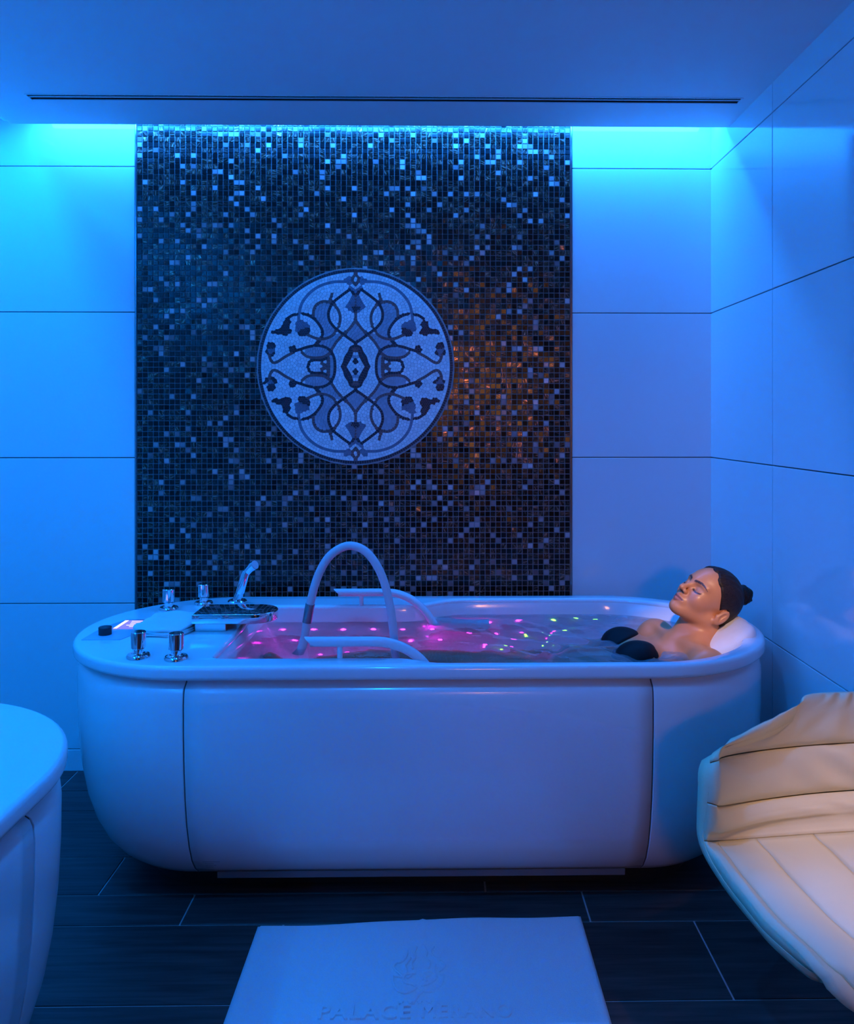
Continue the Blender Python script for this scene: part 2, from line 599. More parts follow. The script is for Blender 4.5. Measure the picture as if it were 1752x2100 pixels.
wb = struct('wall_back', box_mesh(XL - 0.15, XR + 0.15, D + 0.01, D + 0.15, 0, Z_CEIL), M_JOINT)
tag(wb, 'back wall of large glossy white tiles beside the mosaic', kind='structure')
for z0, z1 in zip(JZ[:-1], JZ[1:]):
    wall_tile(wb, 'x', XL + 0.001, MX0 - 0.003, z0, z1, D, 1)
    wall_tile(wb, 'x', MX1 + 0.003, XR + 0.004, z0, z1, D, 1)
wr = struct('wall_right', box_mesh(XR + 0.01, XR + 0.15, Y_NICHE, D, 0, Z_CEIL), M_JOINT)
tag(wr, 'glossy white tiled wall right of the tub')
for ya, yb in ((Y_NICHE, 2.69), (2.69, D + 0.0015)):
    for z0, z1 in zip(JZ[:-1], JZ[1:]):
        wall_tile(wr, 'y', ya, yb, z0, z1, XR, 1)
wn = struct('wall_niche', box_mesh(XR + 0.15, X_NICHE, Y_NICHE, Y_NICHE + 0.12, 0, Z_CEIL), M_PLASTER)
wo = struct('wall_side', box_mesh(X_NICHE, X_NICHE + 0.12, Y_FRONT, Y_NICHE + 0.12, 0, Z_CEIL), M_PLASTER)
wl = struct('wall_left', box_mesh(XL - 0.15, XL - 0.01, Y_FRONT, D + 0.01, 0, Z_CEIL), M_JOINT)
ye = [D - 0.001, 2.69, 2.09, 1.49, 0.89, 0.29, -0.31, -0.91, -1.51, Y_FRONT]
for yb, ya in zip(ye[:-1], ye[1:]):
    for z0, z1 in zip(JZ[:-1], JZ[1:]):
        wall_tile(wl, 'y', ya, yb, z0, z1, XL, -1)
# front wall (behind the camera) with a doorway to the warm corridor
DX0, DX1, DZ = 0.19, 1.05, 2.15
v, f = join_meshes([box_vf(XL, DX0, Y_FRONT - 0.12, Y_FRONT, 0, Z_CEIL), box_vf(DX1, X_NICHE, Y_FRONT - 0.12, Y_FRONT, 0, Z_CEIL), box_vf(DX0, DX1, Y_FRONT - 0.12, Y_FRONT, DZ, Z_CEIL)])
struct('wall_front', mesh(v, f, False), M_FRONT)
v, f = join_meshes([box_vf(DX0 - 0.06, DX0, Y_FRONT, Y_FRONT + 0.02, 0, DZ + 0.06), box_vf(DX1, DX1 + 0.06, Y_FRONT, Y_FRONT + 0.02, 0, DZ + 0.06), box_vf(DX0, DX1, Y_FRONT, Y_FRONT + 0.02, DZ, DZ + 0.06)])
struct('door_1', mesh(v, f, False), M_STEEL)
YC = Y_FRONT - 1.6
v, f = join_meshes([box_vf(-1.2, -1.1, YC, Y_FRONT - 0.12, 0, 2.6), box_vf(1.7, 1.8, YC, Y_FRONT - 0.12, 0, 2.6), box_vf(-1.2, 1.8, YC - 0.1, YC, 0, 2.6), box_vf(-1.2, 1.8, YC, Y_FRONT - 0.12, 2.6, 2.7)])
struct('wall_corridor', mesh(v, f, False), M_WARMW)
lamp = empty('wall_lamp', (0.40, YC, 2.15))
tag(lamp, 'wide warm glowing wall lamp in the corridor behind the doorway', 'lamp')
link('lamp_panel', box_mesh(-0.22, 0.22, 0.02, 0.06, -0.17, 0.17, 0.005), M_LAMPW, lamp)
link('lamp_back_plate', box_mesh(-0.28, 0.28, 0.0, 0.02, -0.2, 0.2, 0.004), M_STEEL, lamp)

struct('ceiling', box_mesh(XL - 0.15, X_NICHE + 0.12, Y_FRONT - 0.12, D + 0.15, Z_CEIL, Z_CEIL + 0.1), M_PLASTER)
# dropped ceiling with the slot for the air diffuser
VX0, VX1, VY0, VY1 = -1.449, 1.086, 2.818, 2.876
sof = struct('ceiling_drop', plate([[(X_SOF, Y_FRONT), (XR, Y_FRONT), (XR, Y_SOF), (X_SOF, Y_SOF)], [(VX0, VY0), (VX0, VY1), (VX1, VY1), (VX1, VY0)]], Z_SOF, Z_SOF + 0.05), M_PLASTER)
tag(sof, 'white dropped ceiling with a lit cove along its edges', kind='structure')
s2 = struct('ceiling_niche', box_mesh(XR, X_NICHE, Y_FRONT, Y_NICHE, Z_SOF, Z_SOF + 0.05), M_PLASTER)

# floor
fl = struct('floor', box_mesh(XL - 0.1, X_NICHE + 0.1, YC - 0.1, D + 0.1, -0.06, -0.003), M_GROUTF)
tag(fl, 'dark wood plank tiles with pale joints', kind='structure')
rows = [3.30, 3.125, 2.963, 2.647, 2.436, 2.287, 1.973, 1.815, 1.60, 1.285, 1.07, 0.755, 0.54, 0.225, 0.01, -0.305, -0.52, -0.835, -1.05, -1.365, -1.58, -1.895, -2.11, Y_FRONT]
offs = {2: -0.55, 3: -1.032, 4: -0.738, 5: -0.44, 0: -0.3, 1: -0.9}
_pl = {}
for r, (yb, ya) in enumerate(zip(rows[:-1], rows[1:])):
    x = offs.get(r, -1.2 + (r * 0.37) % 1.18)
    while x > XL: x -= 1.18
    while x < X_NICHE:
        a, b_ = max(x, XL), min(x + 1.18, X_NICHE)
        if b_ - a > 0.03:
            key = (round(b_ - a, 3), round(yb - ya, 3))
            if key not in _pl:
                hx, hy = key[0] / 2 - 0.0027, key[1] / 2 - 0.0027
                _pl[key] = box_mesh(-hx, hx, -hy, hy, -0.01, 0.0, 0.001)
                _pl[key].materials.append(M_WOOD)
            link('plank', _pl[key], None, fl, ((a + b_) / 2, (ya + yb) / 2, 0))
        x += 1.18
bb = struct('baseboard_back', box_mesh(XL, MX0 - 0.003, D - 0.001, D + 0.012, 0.0, 0.088, 0.0015), M_BASEB)
struct('baseboard_right', box_mesh(XR - 0.001, XR + 0.012, Y_NICHE, D - 0.002, 0.0, 0.088, 0.0015), M_BASEB)
for i, x in enumerate((MX0, MX1)):
    struct('trim_%d' % (i + 1), box_mesh(x - 0.0028, x + 0.0028, D - 0.004, D + 0.012, 0.0, Z_CEIL - 0.005), M_STEEL)

# linear air diffuser in the ceiling
vent = empty('ceiling_diffuser', ((VX0 + VX1) / 2, (VY0 + VY1) / 2, Z_SOF))
tag(vent, 'long black two-slot linear air diffuser in the blue-lit ceiling', 'vent')
hl, hw = (VX1 - VX0) / 2, (VY1 - VY0) / 2
link('recess', box_mesh(-hl + 0.001, hl - 0.001, -hw + 0.001, hw - 0.001, 0.042, 0.048), M_DARK, vent)
v, f = join_meshes([box_vf(-hl, hl, -hw, -hw + 0.002, 0.001, 0.045), box_vf(-hl, hl, hw - 0.012, hw - 0.010, 0.001, 0.045), box_vf(-hl, -hl + 0.002, -hw, hw, 0.001, 0.045), box_vf(hl - 0.002, hl, -hw, hw, 0.001, 0.045)])
link('liner', mesh(v, f, False), M_DARK, vent)
v, f = join_meshes([box_vf(-hl, hl, -hw - 0.004, -hw + 0.002, -0.002, 0.001), box_vf(-hl, hl, hw - 0.012, hw + 0.004, -0.002, 0.001), box_vf(-hl - 0.004, -hl + 0.002, -hw, hw, -0.002, 0.001), box_vf(hl - 0.002, hl + 0.004, -hw, hw, -0.002, 0.001)])
link('frame', mesh(v, f, False), M_PLASTER, vent)
link('divider', box_mesh(-hl + 0.002, hl - 0.002, -0.009, -0.003, -0.001, 0.003), M_PLASTER, vent)
cl = []
k = 0
x = -hl + 0.08
while x < hl - 0.03:
    cl.append(box_vf(x, x + 0.003, -hw + 0.002, -0.009, 0.004, 0.02))
    cl.append(box_vf(x + 0.012, x + 0.015, -0.003, hw - 0.012, 0.004, 0.02))
    x += 0.052
v, f = join_meshes(cl)
link('spacer_clips', mesh(v, f, False), M_STEEL, vent)['kind'] = 'stuff'
# LED profiles in the coves, recessed downlights (the blue one is added as fill)
p1 = link('led_profile', box_mesh(X_SOF, XR - 0.01, Y_SOF + 0.002, Y_SOF + 0.03, 2.60, 2.64, 0.002), M_ALU)
tag(p1, 'aluminium light profile hidden in the cove above the mosaic wall', 'light')
p2 = link('led_profile', box_mesh(X_SOF - 0.03, X_SOF - 0.002, Y_FRONT + 0.1, Y_SOF, 2.60, 2.64, 0.002), M_ALU)
tag(p2, 'aluminium light profile hidden in the cove along the left wall', 'light')
for (x, y), lb in (((-0.30, 1.10), 'round blue fill light added in the ceiling above the bath mat'), ((0.60, 0.30), 'round recessed ceiling spotlight above the bathing woman'), ((1.35, 1.05), 'round recessed ceiling spotlight above the cream chair')):
    dl = empty('ceiling_downlight', (x, y, Z_SOF - 0.004))
    tag(dl, lb, 'light', 'recessed ceiling spotlights')
    link('ring', lathe([(0.030, 0.004), (0.030, 0.0), (0.034, -0.003), (0.042, -0.003), (0.045, 0.004)], 32), M_CHROME, dl)

# ================================================================== MOSAIC PANEL
mo = empty('glass_mosaic', ((MX0 + MX1) / 2, D, 0))
tag(mo, 'tall panel of small black and copper glass mosaic tiles behind the tub', 'mosaic')
MCX, MCZ, RW = -0.337, 1.666, 0.389
OX = (MX0 + MX1) / 2
link('grout_bed', box_mesh(MX0 + 0.003 - OX, MX1 - 0.003 - OX, 0.0025, 0.0099, 0, Z_CEIL - 0.005), M_GROUTM, mo)
NC = 81
P = (MX1 - MX0 - 0.008) / NC
NR = int((Z_CEIL - 0.01) / P)
tiles = []
for j in range(NR):
    for i in range(NC):
        cx = MX0 + 0.004 + (i + 0.5) * P
        cz = 0.006 + (j + 0.5) * P
        dist = math.hypot(cx - MCX, cz - MCZ)
        if dist < RW + 0.018 - P * 0.25: continue
        q = random.random()
        if q < 0.095: ty = (1.0, 0.0, random.random())
        elif q < 0.50: ty = (0.0, random.uniform(0.1, 0.9), random.random())
        else: ty = (0.0, random.choice((0, 0, 0.12)), random.random())
        tiles.append((dist, cx, cz, ty))
tiles.sort(key=lambda t: t[0])
def tile_geo(hw_):
    tx, tz = random.gauss(0, 0.0003), random.gauss(0, 0.0003)
    h2 = hw_ - 0.0007
    pts = [(-hw_, 0.003, -hw_), (hw_, 0.003, -hw_), (hw_, 0.003, hw_), (-hw_, 0.003, hw_)]
    for sx, sz in ((-1, -1), (1, -1), (1, 1), (-1, 1)):
        pts.append((sx * h2, -0.0012 + tx * sx + tz * sz, sz * h2))
    return pts
TF = [(4, 5, 6, 7), (0, 1, 5, 4), (1, 2, 6, 5), (2, 3, 7, 6), (3, 0, 4, 7)]
def tile_uv():
    a = random.choice((0, math.pi / 2)) + random.gauss(0, 0.3)
    ox, oz = random.uniform(0, 100), random.uniform(0, 100)
    return a, ox, oz
def set_tile_uv(me, frames, nper=5):
    uvl = me.uv_layers.new(name='UVMap')
    co = np.empty(len(me.vertices) * 3)
    me.vertices.foreach_get('co', co)
    co = co.reshape(-1, 3)
    li = np.empty(len(me.loops), dtype=int)
    me.loops.foreach_get('vertex_index', li)
    lf = np.repeat(np.arange(len(me.polygons)), 4) // nper
    fr = np.array(frames)
    dx = (co[li, 0] - fr[lf, 0]) / P
    dz = (co[li, 2] - fr[lf, 1]) / P
    ca, sa = np.cos(fr[lf, 2]), np.sin(fr[lf, 2])
    u = (dx * ca + dz * sa) * 0.9 + fr[lf, 3]
    v_ = (-dx * sa + dz * ca) * 6.5 + fr[lf, 4]
    uvl.data.foreach_set('uv', np.stack([u, v_], 1).ravel())
HWT = P / 2 - 0.0013
variants = []
for i in range(40):
    q = i / 40
    if q < 0.1: ty = (1.0, 0.0, random.random())
    elif q < 0.50: ty = (0.0, random.uniform(0.1, 0.9), random.random())
    else: ty = (0.0, random.choice((0, 0, 0.12)), random.random())
    me = mesh(tile_geo(HWT), TF, False)
    me.materials.append(M_MOSAIC)
    face_attr(me, 'tile', [(*ty, 1)] * 5)
    set_tile_uv(me, [(0, 0, *tile_uv())])
    variants.append(me)
for t in tiles[:300]:
    link('mosaic_tile', random.choice(variants), None, mo, (t[1] - OX, 0, t[2]))
V, Fc, cols, frames = [], [], [], []
for t in tiles[300:]:
    n = len(V)
    V += [(p[0] + t[1] - OX, p[1], p[2] + t[2]) for p in tile_geo(HWT)]
    Fc += [tuple(i + n for i in q) for q in TF]
    cols += [(*t[3], 1)] * 5
    frames.append((t[1] - OX, t[2], *tile_uv()))
me = mesh(V, Fc, False)
face_attr(me, 'tile', cols)
set_tile_uv(me, frames)
link('mosaic_tile_field', me, M_MOSAIC, mo)['kind'] = 'stuff'

# ------------------------------------------------------------------ medallion (tesserae laid along drawn curves)
U = RW / 735.0                     # one drawing unit in metres
def dr(pts): return [(x - 877, 848 - y) for x, y in pts]
BLK, BRN, GRY, WHT, MID = (0.018, 0.014, 0.03), (0.17, 0.085, 0.085), (0.16, 0.19, 0.26), (0.80, 0.80, 0.81), (0.34, 0.38, 0.46)
base_curves = [
    (BLK, [(832, 247), (760, 300), (700, 352), (668, 420), (672, 485), (705, 535), (745, 570), (810, 618), (877, 665)]),
    (BRN, [(548, 450), (552, 405), (575, 365), (620, 342), (672, 344)]),
    (BRN, [(712, 368), (740, 405), (757, 460), (750, 520), (725, 572), (690, 610), (632, 632), (570, 628), (505, 602)]),
    (BRN, [(692, 285), (682, 325)]),
    (BRN, [(868, 500), (832, 550), (782, 600), (732, 652), (697, 705)]),
    (GRY, [(795, 186), (700, 190), (600, 220), (520, 275), (462, 350), (438, 430), (433, 490)]),
    (BLK, [(352, 470), (390, 447), (440, 438), (500, 446), (560, 482), (605, 540), (620, 590), (600, 645), (560, 680)]),
    (BLK, [(412, 725), (450, 713), (520, 692), (590, 686), (650, 702), (690, 738), (712, 790), (717, 848)]),
    (BRN, [(380, 745), (330, 772), (262, 815), (228, 812), (210, 780), (207, 752)]),
    (BRN, [(463, 742), (500, 770), (560, 780), (630, 772), (668, 748)]),
    (BRN, [(672, 760), (663, 805), (664, 848)]),
    (BLK, [(650, 782), (615, 797), (560, 797), (522, 808), (506, 848)]),
    (BRN, [(612, 824), (650, 842)]),
    (BLK, [(877, 690), (842, 700), (826, 735), (800, 775), (788, 815), (772, 848)]),
    (BLK, [(850, 722), (842, 760), (822, 800), (800, 838)]),
    (GRY, [(858, 300), (838, 340), (812, 380)]),
    (BRN, [(877, 300), (877, 330), (877, 370)]),
    (BRN, [(877, 425), (877, 470), (868, 500)]),
    (BRN, [(877, 132), (856, 155), (853, 180), (877, 212)]),
    (BLK, [(855, 265), (862, 285), (877, 292)]),
    (GRY, [(835, 230), (877, 262)]),
]
dots = [(388, 715, 26, BLK), (218, 688, 30, BLK), (875, 808, 14, BLK)]
fills = [
    (MID, [(560, 402), (590, 365), (630, 352), (672, 356), (656, 420), (660, 490), (700, 545), (738, 578), (690, 603), (640, 622), (632, 585), (612, 530), (575, 480), (556, 455)]),
    (MID, [(572, 678), (620, 645), (690, 622), (742, 580), (792, 612), (730, 650), (692, 712), (650, 690)]),
    (MID, [(877, 505), (940, 560), (962, 590), (877, 650), (792, 590), (814, 560)]),
    (MID, [(468, 738), (520, 705), (590, 698), (650, 714), (672, 742), (630, 764), (560, 770), (500, 760)]),
    (MID, [(680, 760), (702, 800), (706, 848), (676, 848), (676, 800)]),
    (GRY, [(862, 298), (805, 378), (840, 410), (877, 418), (914, 410), (949, 378), (892, 298)]),
    (BLK, [(842, 382), (850, 408), (877, 416), (904, 408), (912, 382), (877, 374)]),
    (BLK, [(205, 568), (250, 572), (300, 555), (325, 500), (348, 474), (360, 510), (352, 560), (378, 575), (340, 600), (300, 590), (255, 594)]),
    (GRY, [(420, 490), (440, 490), (512, 520), (505, 545), (455, 560), (415, 570)]),
    (BLK, [(428, 590), (455, 560), (505, 545), (512, 570), (490, 600), (455, 606)]),
    (BLK, [(160, 705), (205, 745), (212, 775), (190, 755)]),
    (BLK, [(265, 722), (225, 745), (222, 765), (250, 742)]),
    (GRY, [(195, 715), (240, 715), (222, 760), (212, 760)]),
    (BRN, [(842, 705), (877, 692), (912, 705), (905, 730), (850, 730)]),
    (MID, [(877, 738), (905, 785), (877, 800), (849, 785)]),
    (GRY, [(790, 165), (832, 160), (840, 205), (800, 195)]),
]
curves = []
for col, pts in base_curves:
    d = dr(pts)
    for sx in (1, -1):
        for sy in (1, -1):
            curves.append((col, [(x * sx, y * sy) for x, y in d]))
polys = []
for col, pts in fills:
    d = dr(pts)
    for sx in (1, -1):
        for sy in (1, -1):
            polys.append((col, np.array([(x * sx, y * sy) for x, y in d])))
def inpoly(p, poly):
    x, y = p
    c = False
    n = len(poly)
    j = n - 1
    for i in range(n):
        if (poly[i][1] > y) != (poly[j][1] > y) and x < (poly[j][0] - poly[i][0]) * (y - poly[i][1]) / (poly[j][1] - poly[i][1]) + poly[i][0]:
            c = not c
        j = i
    return c
ST = 20.5
seeds, scol, fixed = [], [], []
cell = {}
def near(p, r):
    gx, gy = int(p[0] // 24), int(p[1] // 24)
    for a in (-1, 0, 1):
        for b_ in (-1, 0, 1):
            for q in cell.get((gx + a, gy + b_), ()):
                if (q[0] - p[0]) ** 2 + (q[1] - p[1]) ** 2 < r * r: return True
    return False
def add_seed(p, col, fx):
    seeds.append((p[0], p[1]))
    scol.append(col)
    fixed.append(fx)
    cell.setdefault((int(p[0] // 24), int(p[1] // 24)), []).append(p)
offset_cands = []
for col, pts in curves:
    d = np.array(catmull(pts, 14))
    L = np.concatenate([[0], np.cumsum(np.hypot(*np.diff(d, axis=0).T))])
    n = max(2, int(round(L[-1] / ST)) + 1)
    t = np.linspace(0, L[-1], n)
    X, Y = np.interp(t, L, d[:, 0]), np.interp(t, L, d[:, 1])
    tx, ty = np.gradient(X), np.gradient(Y)
    nn = np.hypot(tx, ty) + 1e-9
    for k in range(n):
        p = (X[k], Y[k])
        if math.hypot(*p) > 730: continue
        if not near(p, 13): add_seed(p, col, True)
        for s_ in (-1, 1):
            offset_cands.append((p[0] - s_ * ty[k] / nn[k] * 21, p[1] + s_ * tx[k] / nn[k] * 21))
for x, y, r, col in dots:
    for sx in (1, -1):
        for sy in (1, -1):
            cx, cy = (x - 877) * sx, (848 - y) * sy
            if not near((cx, cy), 8): add_seed((cx, cy), col, True)
            n = max(4, int(2 * math.pi * r * 0.62 / 17))
            for k in range(n):
                a = 2 * math.pi * k / n
                p = (cx + math.cos(a) * r * 0.66, cy + math.sin(a) * r * 0.66)
                if not near(p, 9): add_seed(p, col, True)
def fillcol(p):
    c = WHT
    for col, poly in polys:
        if inpoly(p, poly): c = col
    return c
for col, poly in polys:                   # small dark leaves and buds get a tight grid of stones
    if col is MID: continue
    x0_, y0_ = poly.min(0)
    x1_, y1_ = poly.max(0)
    yy_ = y0_ + 6
    r_ = 0
    while yy_ < y1_:
        xx_ = x0_ + 6 + (r_ % 2) * 7
        while xx_ < x1_:
            if inpoly((xx_, yy_), poly) and math.hypot(xx_, yy_) < 722 and not near((xx_, yy_), 10.5):
                add_seed((xx_, yy_), fillcol((xx_, yy_)), True)
            xx_ += 14
        yy_ += 12.5
        r_ += 1
for k in range(int(2 * math.pi * 722 / 24)):
    a = 2 * math.pi * k / int(2 * math.pi * 722 / 24)
    offset_cands.append((math.cos(a) * 723, math.sin(a) * 723))
for p in offset_cands:
    if math.hypot(*p) < 728 and not near(p, 15.5):
        add_seed(p, fillcol(p), True)
cand = [(random.uniform(-725, 725), random.uniform(-725, 725)) for _ in range(26000)]
for p in cand:
    if math.hypot(*p) < 716 and not near(p, 19):
        add_seed(p, fillcol(p), False)
SE = np.array(seeds)
FX = np.array(fixed)
def neighbours(SE, r):
    g = {}
    for i, p in enumerate(SE):
        g.setdefault((int(p[0] // r), int(p[1] // r)), []).append(i)
    out = []
    for i, p in enumerate(SE):
        a, b_ = int(p[0] // r), int(p[1] // r)
        idx = [q for da in (-1, 0, 1) for db in (-1, 0, 1) for q in g.get((a + da, b_ + db), ())]
        out.append(np.array(idx))
    return out
for it in range(4):                       # relax the loose filling stones
    nb = neighbours(SE, 36)
    new = SE.copy()
    for i in range(len(SE)):
        if FX[i]: continue
        d = SE[i] - SE[nb[i]]
        r = np.hypot(d[:, 0], d[:, 1])
        k = (r > 0.01) & (r < 25)
        if k.any():
            new[i] += (d[k] / r[k][:, None] * (25 - r[k])[:, None]).sum(0) * 0.22
    SE = new
nb = neighbours(SE, 40)
V, Fc, cols = [], [], []
for i in range(len(SE)):
    cx, cy = SE[i]
    rr = math.hypot(cx, cy)
    poly = [(-26, -26), (26, -26), (26, 26), (-26, 26)]
    dd = SE[nb[i]] - SE[i]
    r2 = (dd ** 2).sum(1)
    order = np.argsort(r2)
    planes = [(dd[k][0], dd[k][1], r2[k] / 2) for k in order if 0.01 < r2[k] < 52 ** 2]
    if rr > 690: planes.append((cx / rr, cy / rr, 735 - rr))
    for a, b_, c in planes:
        out = []
        n = len(poly)
        for q in range(n):
            p0, p1 = poly[q], poly[(q + 1) % n]
            d0, d1 = a * p0[0] + b_ * p0[1] - c, a * p1[0] + b_ * p1[1] - c
            if d0 <= 0: out.append(p0)
            if (d0 < 0 < d1) or (d1 < 0 < d0):
                t = d0 / (d0 - d1)
                out.append((p0[0] + (p1[0] - p0[0]) * t, p0[1] + (p1[1] - p0[1]) * t))
        poly = out
        if len(poly) < 3: break
    if len(poly) < 3: continue
    mx_, my_ = sum(p[0] for p in poly) / len(poly), sum(p[1] for p in poly) / len(poly)
    n0 = len(V)
    n = len(poly)
    tl = (random.gauss(0, 0.02), random.gauss(0, 0.02))
    for lay in (0, 1):
        for p in poly:
            ex, ey = p[0] - mx_, p[1] - my_
            L_ = math.hypot(ex, ey) + 1e-6
            s_ = max(0.5, 1 - 1.25 / L_)
            x_, y_ = (cx + mx_ + ex * s_) * U, (cy + my_ + ey * s_) * U
            V.append((x_, (0.002 if lay else -0.0022 + (tl[0] * ex + tl[1] * ey) * U), y_))
    Fc.append(tuple(range(n0, n0 + n)))
    col = scol[i]
    j_ = random.uniform(0.86, 1.1)
    cols.append((*[c * j_ for c in col], 1))
    for q in range(n):
        q2 = (q + 1) % n
        Fc.append((n0 + q2, n0 + q, n0 + n + q, n0 + n + q2))
        cols.append((*[c * j_ for c in col], 1))
med = empty('mosaic_medallion', (MCX, D - 0.0068, MCZ))
tag(med, 'round pale stone mosaic medallion with interlaced dark arabesque scrolls', 'medallion')
me = mesh(V, Fc, False)
face_attr(me, 'tint', cols)
link('tesserae', fix_normals(me), M_TESS, med)['kind'] = 'stuff'
def disc_y(r, y0, y1, seg=96):
    v_, f_ = lathe_vf([(r, y0), (r, y1)], seg)
    return fix_normals(mesh([(a, c, b_) for a, b_, c in v_], f_, True, 30))
link('grout_disc', disc_y(RW + 0.019, 0.0005, 0.0045), M_GROUTW, med)
V, Fc = [], []
nb_ = 250
for k in range(nb_):
    a0, a1 = 2 * math.pi * (k + 0.07) / nb_, 2 * math.pi * (k + 0.93) / nb_
    n = len(V)
    r0, r1 = RW + 0.0015, RW + 0.0125 + random.gauss(0, 0.0006)
    for y in (-0.0018, 0.002):
        for a, r in ((a0, r0), (a1, r0), (a1, r1), (a0, r1)):
            V.append((r * math.cos(a), y, r * math.sin(a)))
    Fc += [(n, n + 1, n + 2, n + 3), (n, n + 4, n + 5, n + 1), (n + 1, n + 5, n + 6, n + 2), (n + 2, n + 6, n + 7, n + 3), (n + 3, n + 7, n + 4, n)]
me = fix_normals(mesh(V, Fc, False))
face_attr(me, 'tint', [(0.02, 0.016, 0.03, 1)] * len(Fc))
link('border_tesserae', me, M_TESS, med)['kind'] = 'stuff'


# ================================================================== TUBS
TR = 0.455
TL = 2.266
TOP = 0.75
def stadium(inset=0.0, n=28, L=TL, r=TR):
    c = L / 2 - r
    rr = r - inset
    pts = []
    for k in range(n + 1):
        a = -math.pi / 2 + math.pi * k / n
        pts.append((c + rr * math.cos(a), rr * math.sin(a)))
    for k in range(1, 24):
        pts.append((c - 2 * c * k / 24, rr))
    for k in range(n + 1):
        a = math.pi / 2 + math.pi * k / n
        pts.append((-c + rr * math.cos(a), rr * math.sin(a)))
    for k in range(1, 24):
        pts.append((-c + 2 * c * k / 24, -rr))
    return pts
BODY = [(0.712, 0.034), (0.695, 0.030), (0.687, 0.018), (0.680, 0.008), (0.668, 0.003), (0.64, 0.0), (0.55, 0.001), (0.45, 0.006), (0.36, 0.016), (0.28, 0.031), (0.21, 0.053), (0.155, 0.080), (0.115, 0.112), (0.088, 0.145), (0.072, 0.182), (0.064, 0.225)]
SEAM_L, SEAM_R = -0.666, 0.666
def body_panel(x0, x1, side, inset_extra=0.0):
    """skin of the tub body: side 'front'/'back' = straight run between two x, 'left'/'right' = rounded end"""
    prof = [(z, i + 0.012 + inset_extra) for z, i in BODY]
    c = TL / 2 - TR
    v, f = [], []
    for z, ins in prof:
        r = TR - ins
        if side == 'front': row = [(x0 + (x1 - x0) * k / 24, -r) for k in range(25)]
        elif side == 'back': row = [(x1 + (x0 - x1) * k / 24, r) for k in range(25)]
        elif side == 'right':
            row = [(x0 + (c - x0) * k / 3, -r) for k in range(3)] + [(c + r * math.cos(-math.pi / 2 + math.pi * k / 36), r * math.sin(-math.pi / 2 + math.pi * k / 36)) for k in range(37)] + [(c + (x0 - c) * k / 3, r) for k in range(1, 4)]
        else:
            row = [(x1 + (-c - x1) * k / 3, r) for k in range(3)] + [(-c + r * math.cos(math.pi / 2 + math.pi * k / 36), r * math.sin(math.pi / 2 + math.pi * k / 36)) for k in range(37)] + [(-c + (x1 + c) * k / 3, -r) for k in range(1, 4)]
        n = len(row)
        v += [(x, y, z) for x, y in row]
    m = len(prof)
    for i in range(m - 1):
        for k in range(n - 1):
            f.append((i * n + k, (i + 1) * n + k, (i + 1) * n + k + 1, i * n + k + 1))
    me = mesh(v, f, True, 60)
    return me
def solid(o, t=0.006):
    s_ = o.modifiers.new('thickness', 'SOLIDIFY')
    s_.thickness = t
    s_.offset = -1
    return o

def tub_body(root):
    g = 0.0022
    solid(link('front_panel', body_panel(SEAM_L + g, SEAM_R - g, 'front'), M_PANEL, root))
    solid(link('back_panel', body_panel(SEAM_L + g, SEAM_R - g, 'back'), M_PANEL, root))
    solid(link('end_panel', body_panel(None, SEAM_L - g, 'left'), M_PANEL, root))
    solid(link('end_panel', body_panel(SEAM_R + g, None, 'right'), M_PANEL, root))
    for xs in (SEAM_L, SEAM_R):
        pts = [(xs, -(TR - i - 0.012 - 0.0062), z) for z, i in BODY]
        link('seam_strip', tube(pts, 0.0045, 6), M_SEAM, root)
    link('plinth', plate([stadium(0.245, 16)], 0.0, 0.064), M_BLACKP, root)
    link('kick_strip', box_mesh(SEAM_L + 0.06, SEAM_R - 0.05, -0.314, -0.302, 0.076, 0.095, 0.001), M_KICK, root)

CX, CY = -0.051, 2.70
tub = empty('hydro_massage_bathtub', (CX, CY, 0))
tag(tub, 'large white oval hydro massage bathtub filled with pink lit water', 'bathtub')
tub_body(tub)
# opening of the basin (world x/y, then local)
def opening():
    p = []
    p += [(-0.63, 2.333)] + [(x, 2.333) for x in np.linspace(-0.55, -0.14, 8)]
    for k in range(1, 8):
        t = k / 8
        p.append((-0.12 + 0.14 * t, 2.333 - 0.048 * (3 * t * t - 2 * t ** 3)))
    p += [(x, 2.285) for x in np.linspace(0.03, 0.58, 10)]
    for k in range(33):
        a = -math.pi / 2 + math.pi * k / 32
        p.append((0.62 + 0.385 * math.cos(a), 2.69 + 0.405 * math.sin(a)))
    p += [(x, 3.095) for x in np.linspace(0.58, 0.10, 9)]
    for k in range(1, 8):
        t = k / 8
        p.append((0.09 - 0.2 * t, 3.095 - 0.11 * (3 * t * t - 2 * t ** 3)))
    p += [(x, 2.985) for x in np.linspace(-0.12, -0.55, 8)] + [(-0.63, 2.985)]
    p += [(-0.648, 2.978), (-0.655, 2.96)] + [(-0.655, y) for y in np.linspace(2.88, 2.42, 7)] + [(-0.655, 2.358), (-0.648, 2.34)]
    return [(x - CX, y - CY) for x, y in p]
OP = opening()
link('rim_deck', plate([stadium(0.0, 40), OP], 0.708, TOP, 0.013, 4), M_ACRYL, tub)
BC = (0.20 - CX, 2.69 - CY)
LV = [(0.742, -0.008, -0.008), (0.730, 0.004, 0.004), (0.70, 0.012, 0.012), (0.60, 0.035, 0.05), (0.50, 0.06, 0.10), (0.42, 0.09, 0.16), (0.36, 0.13, 0.24), (0.325, 0.20, 0.36), (0.31, 0.32, 0.52), (0.305, 0.6, 0.78)]
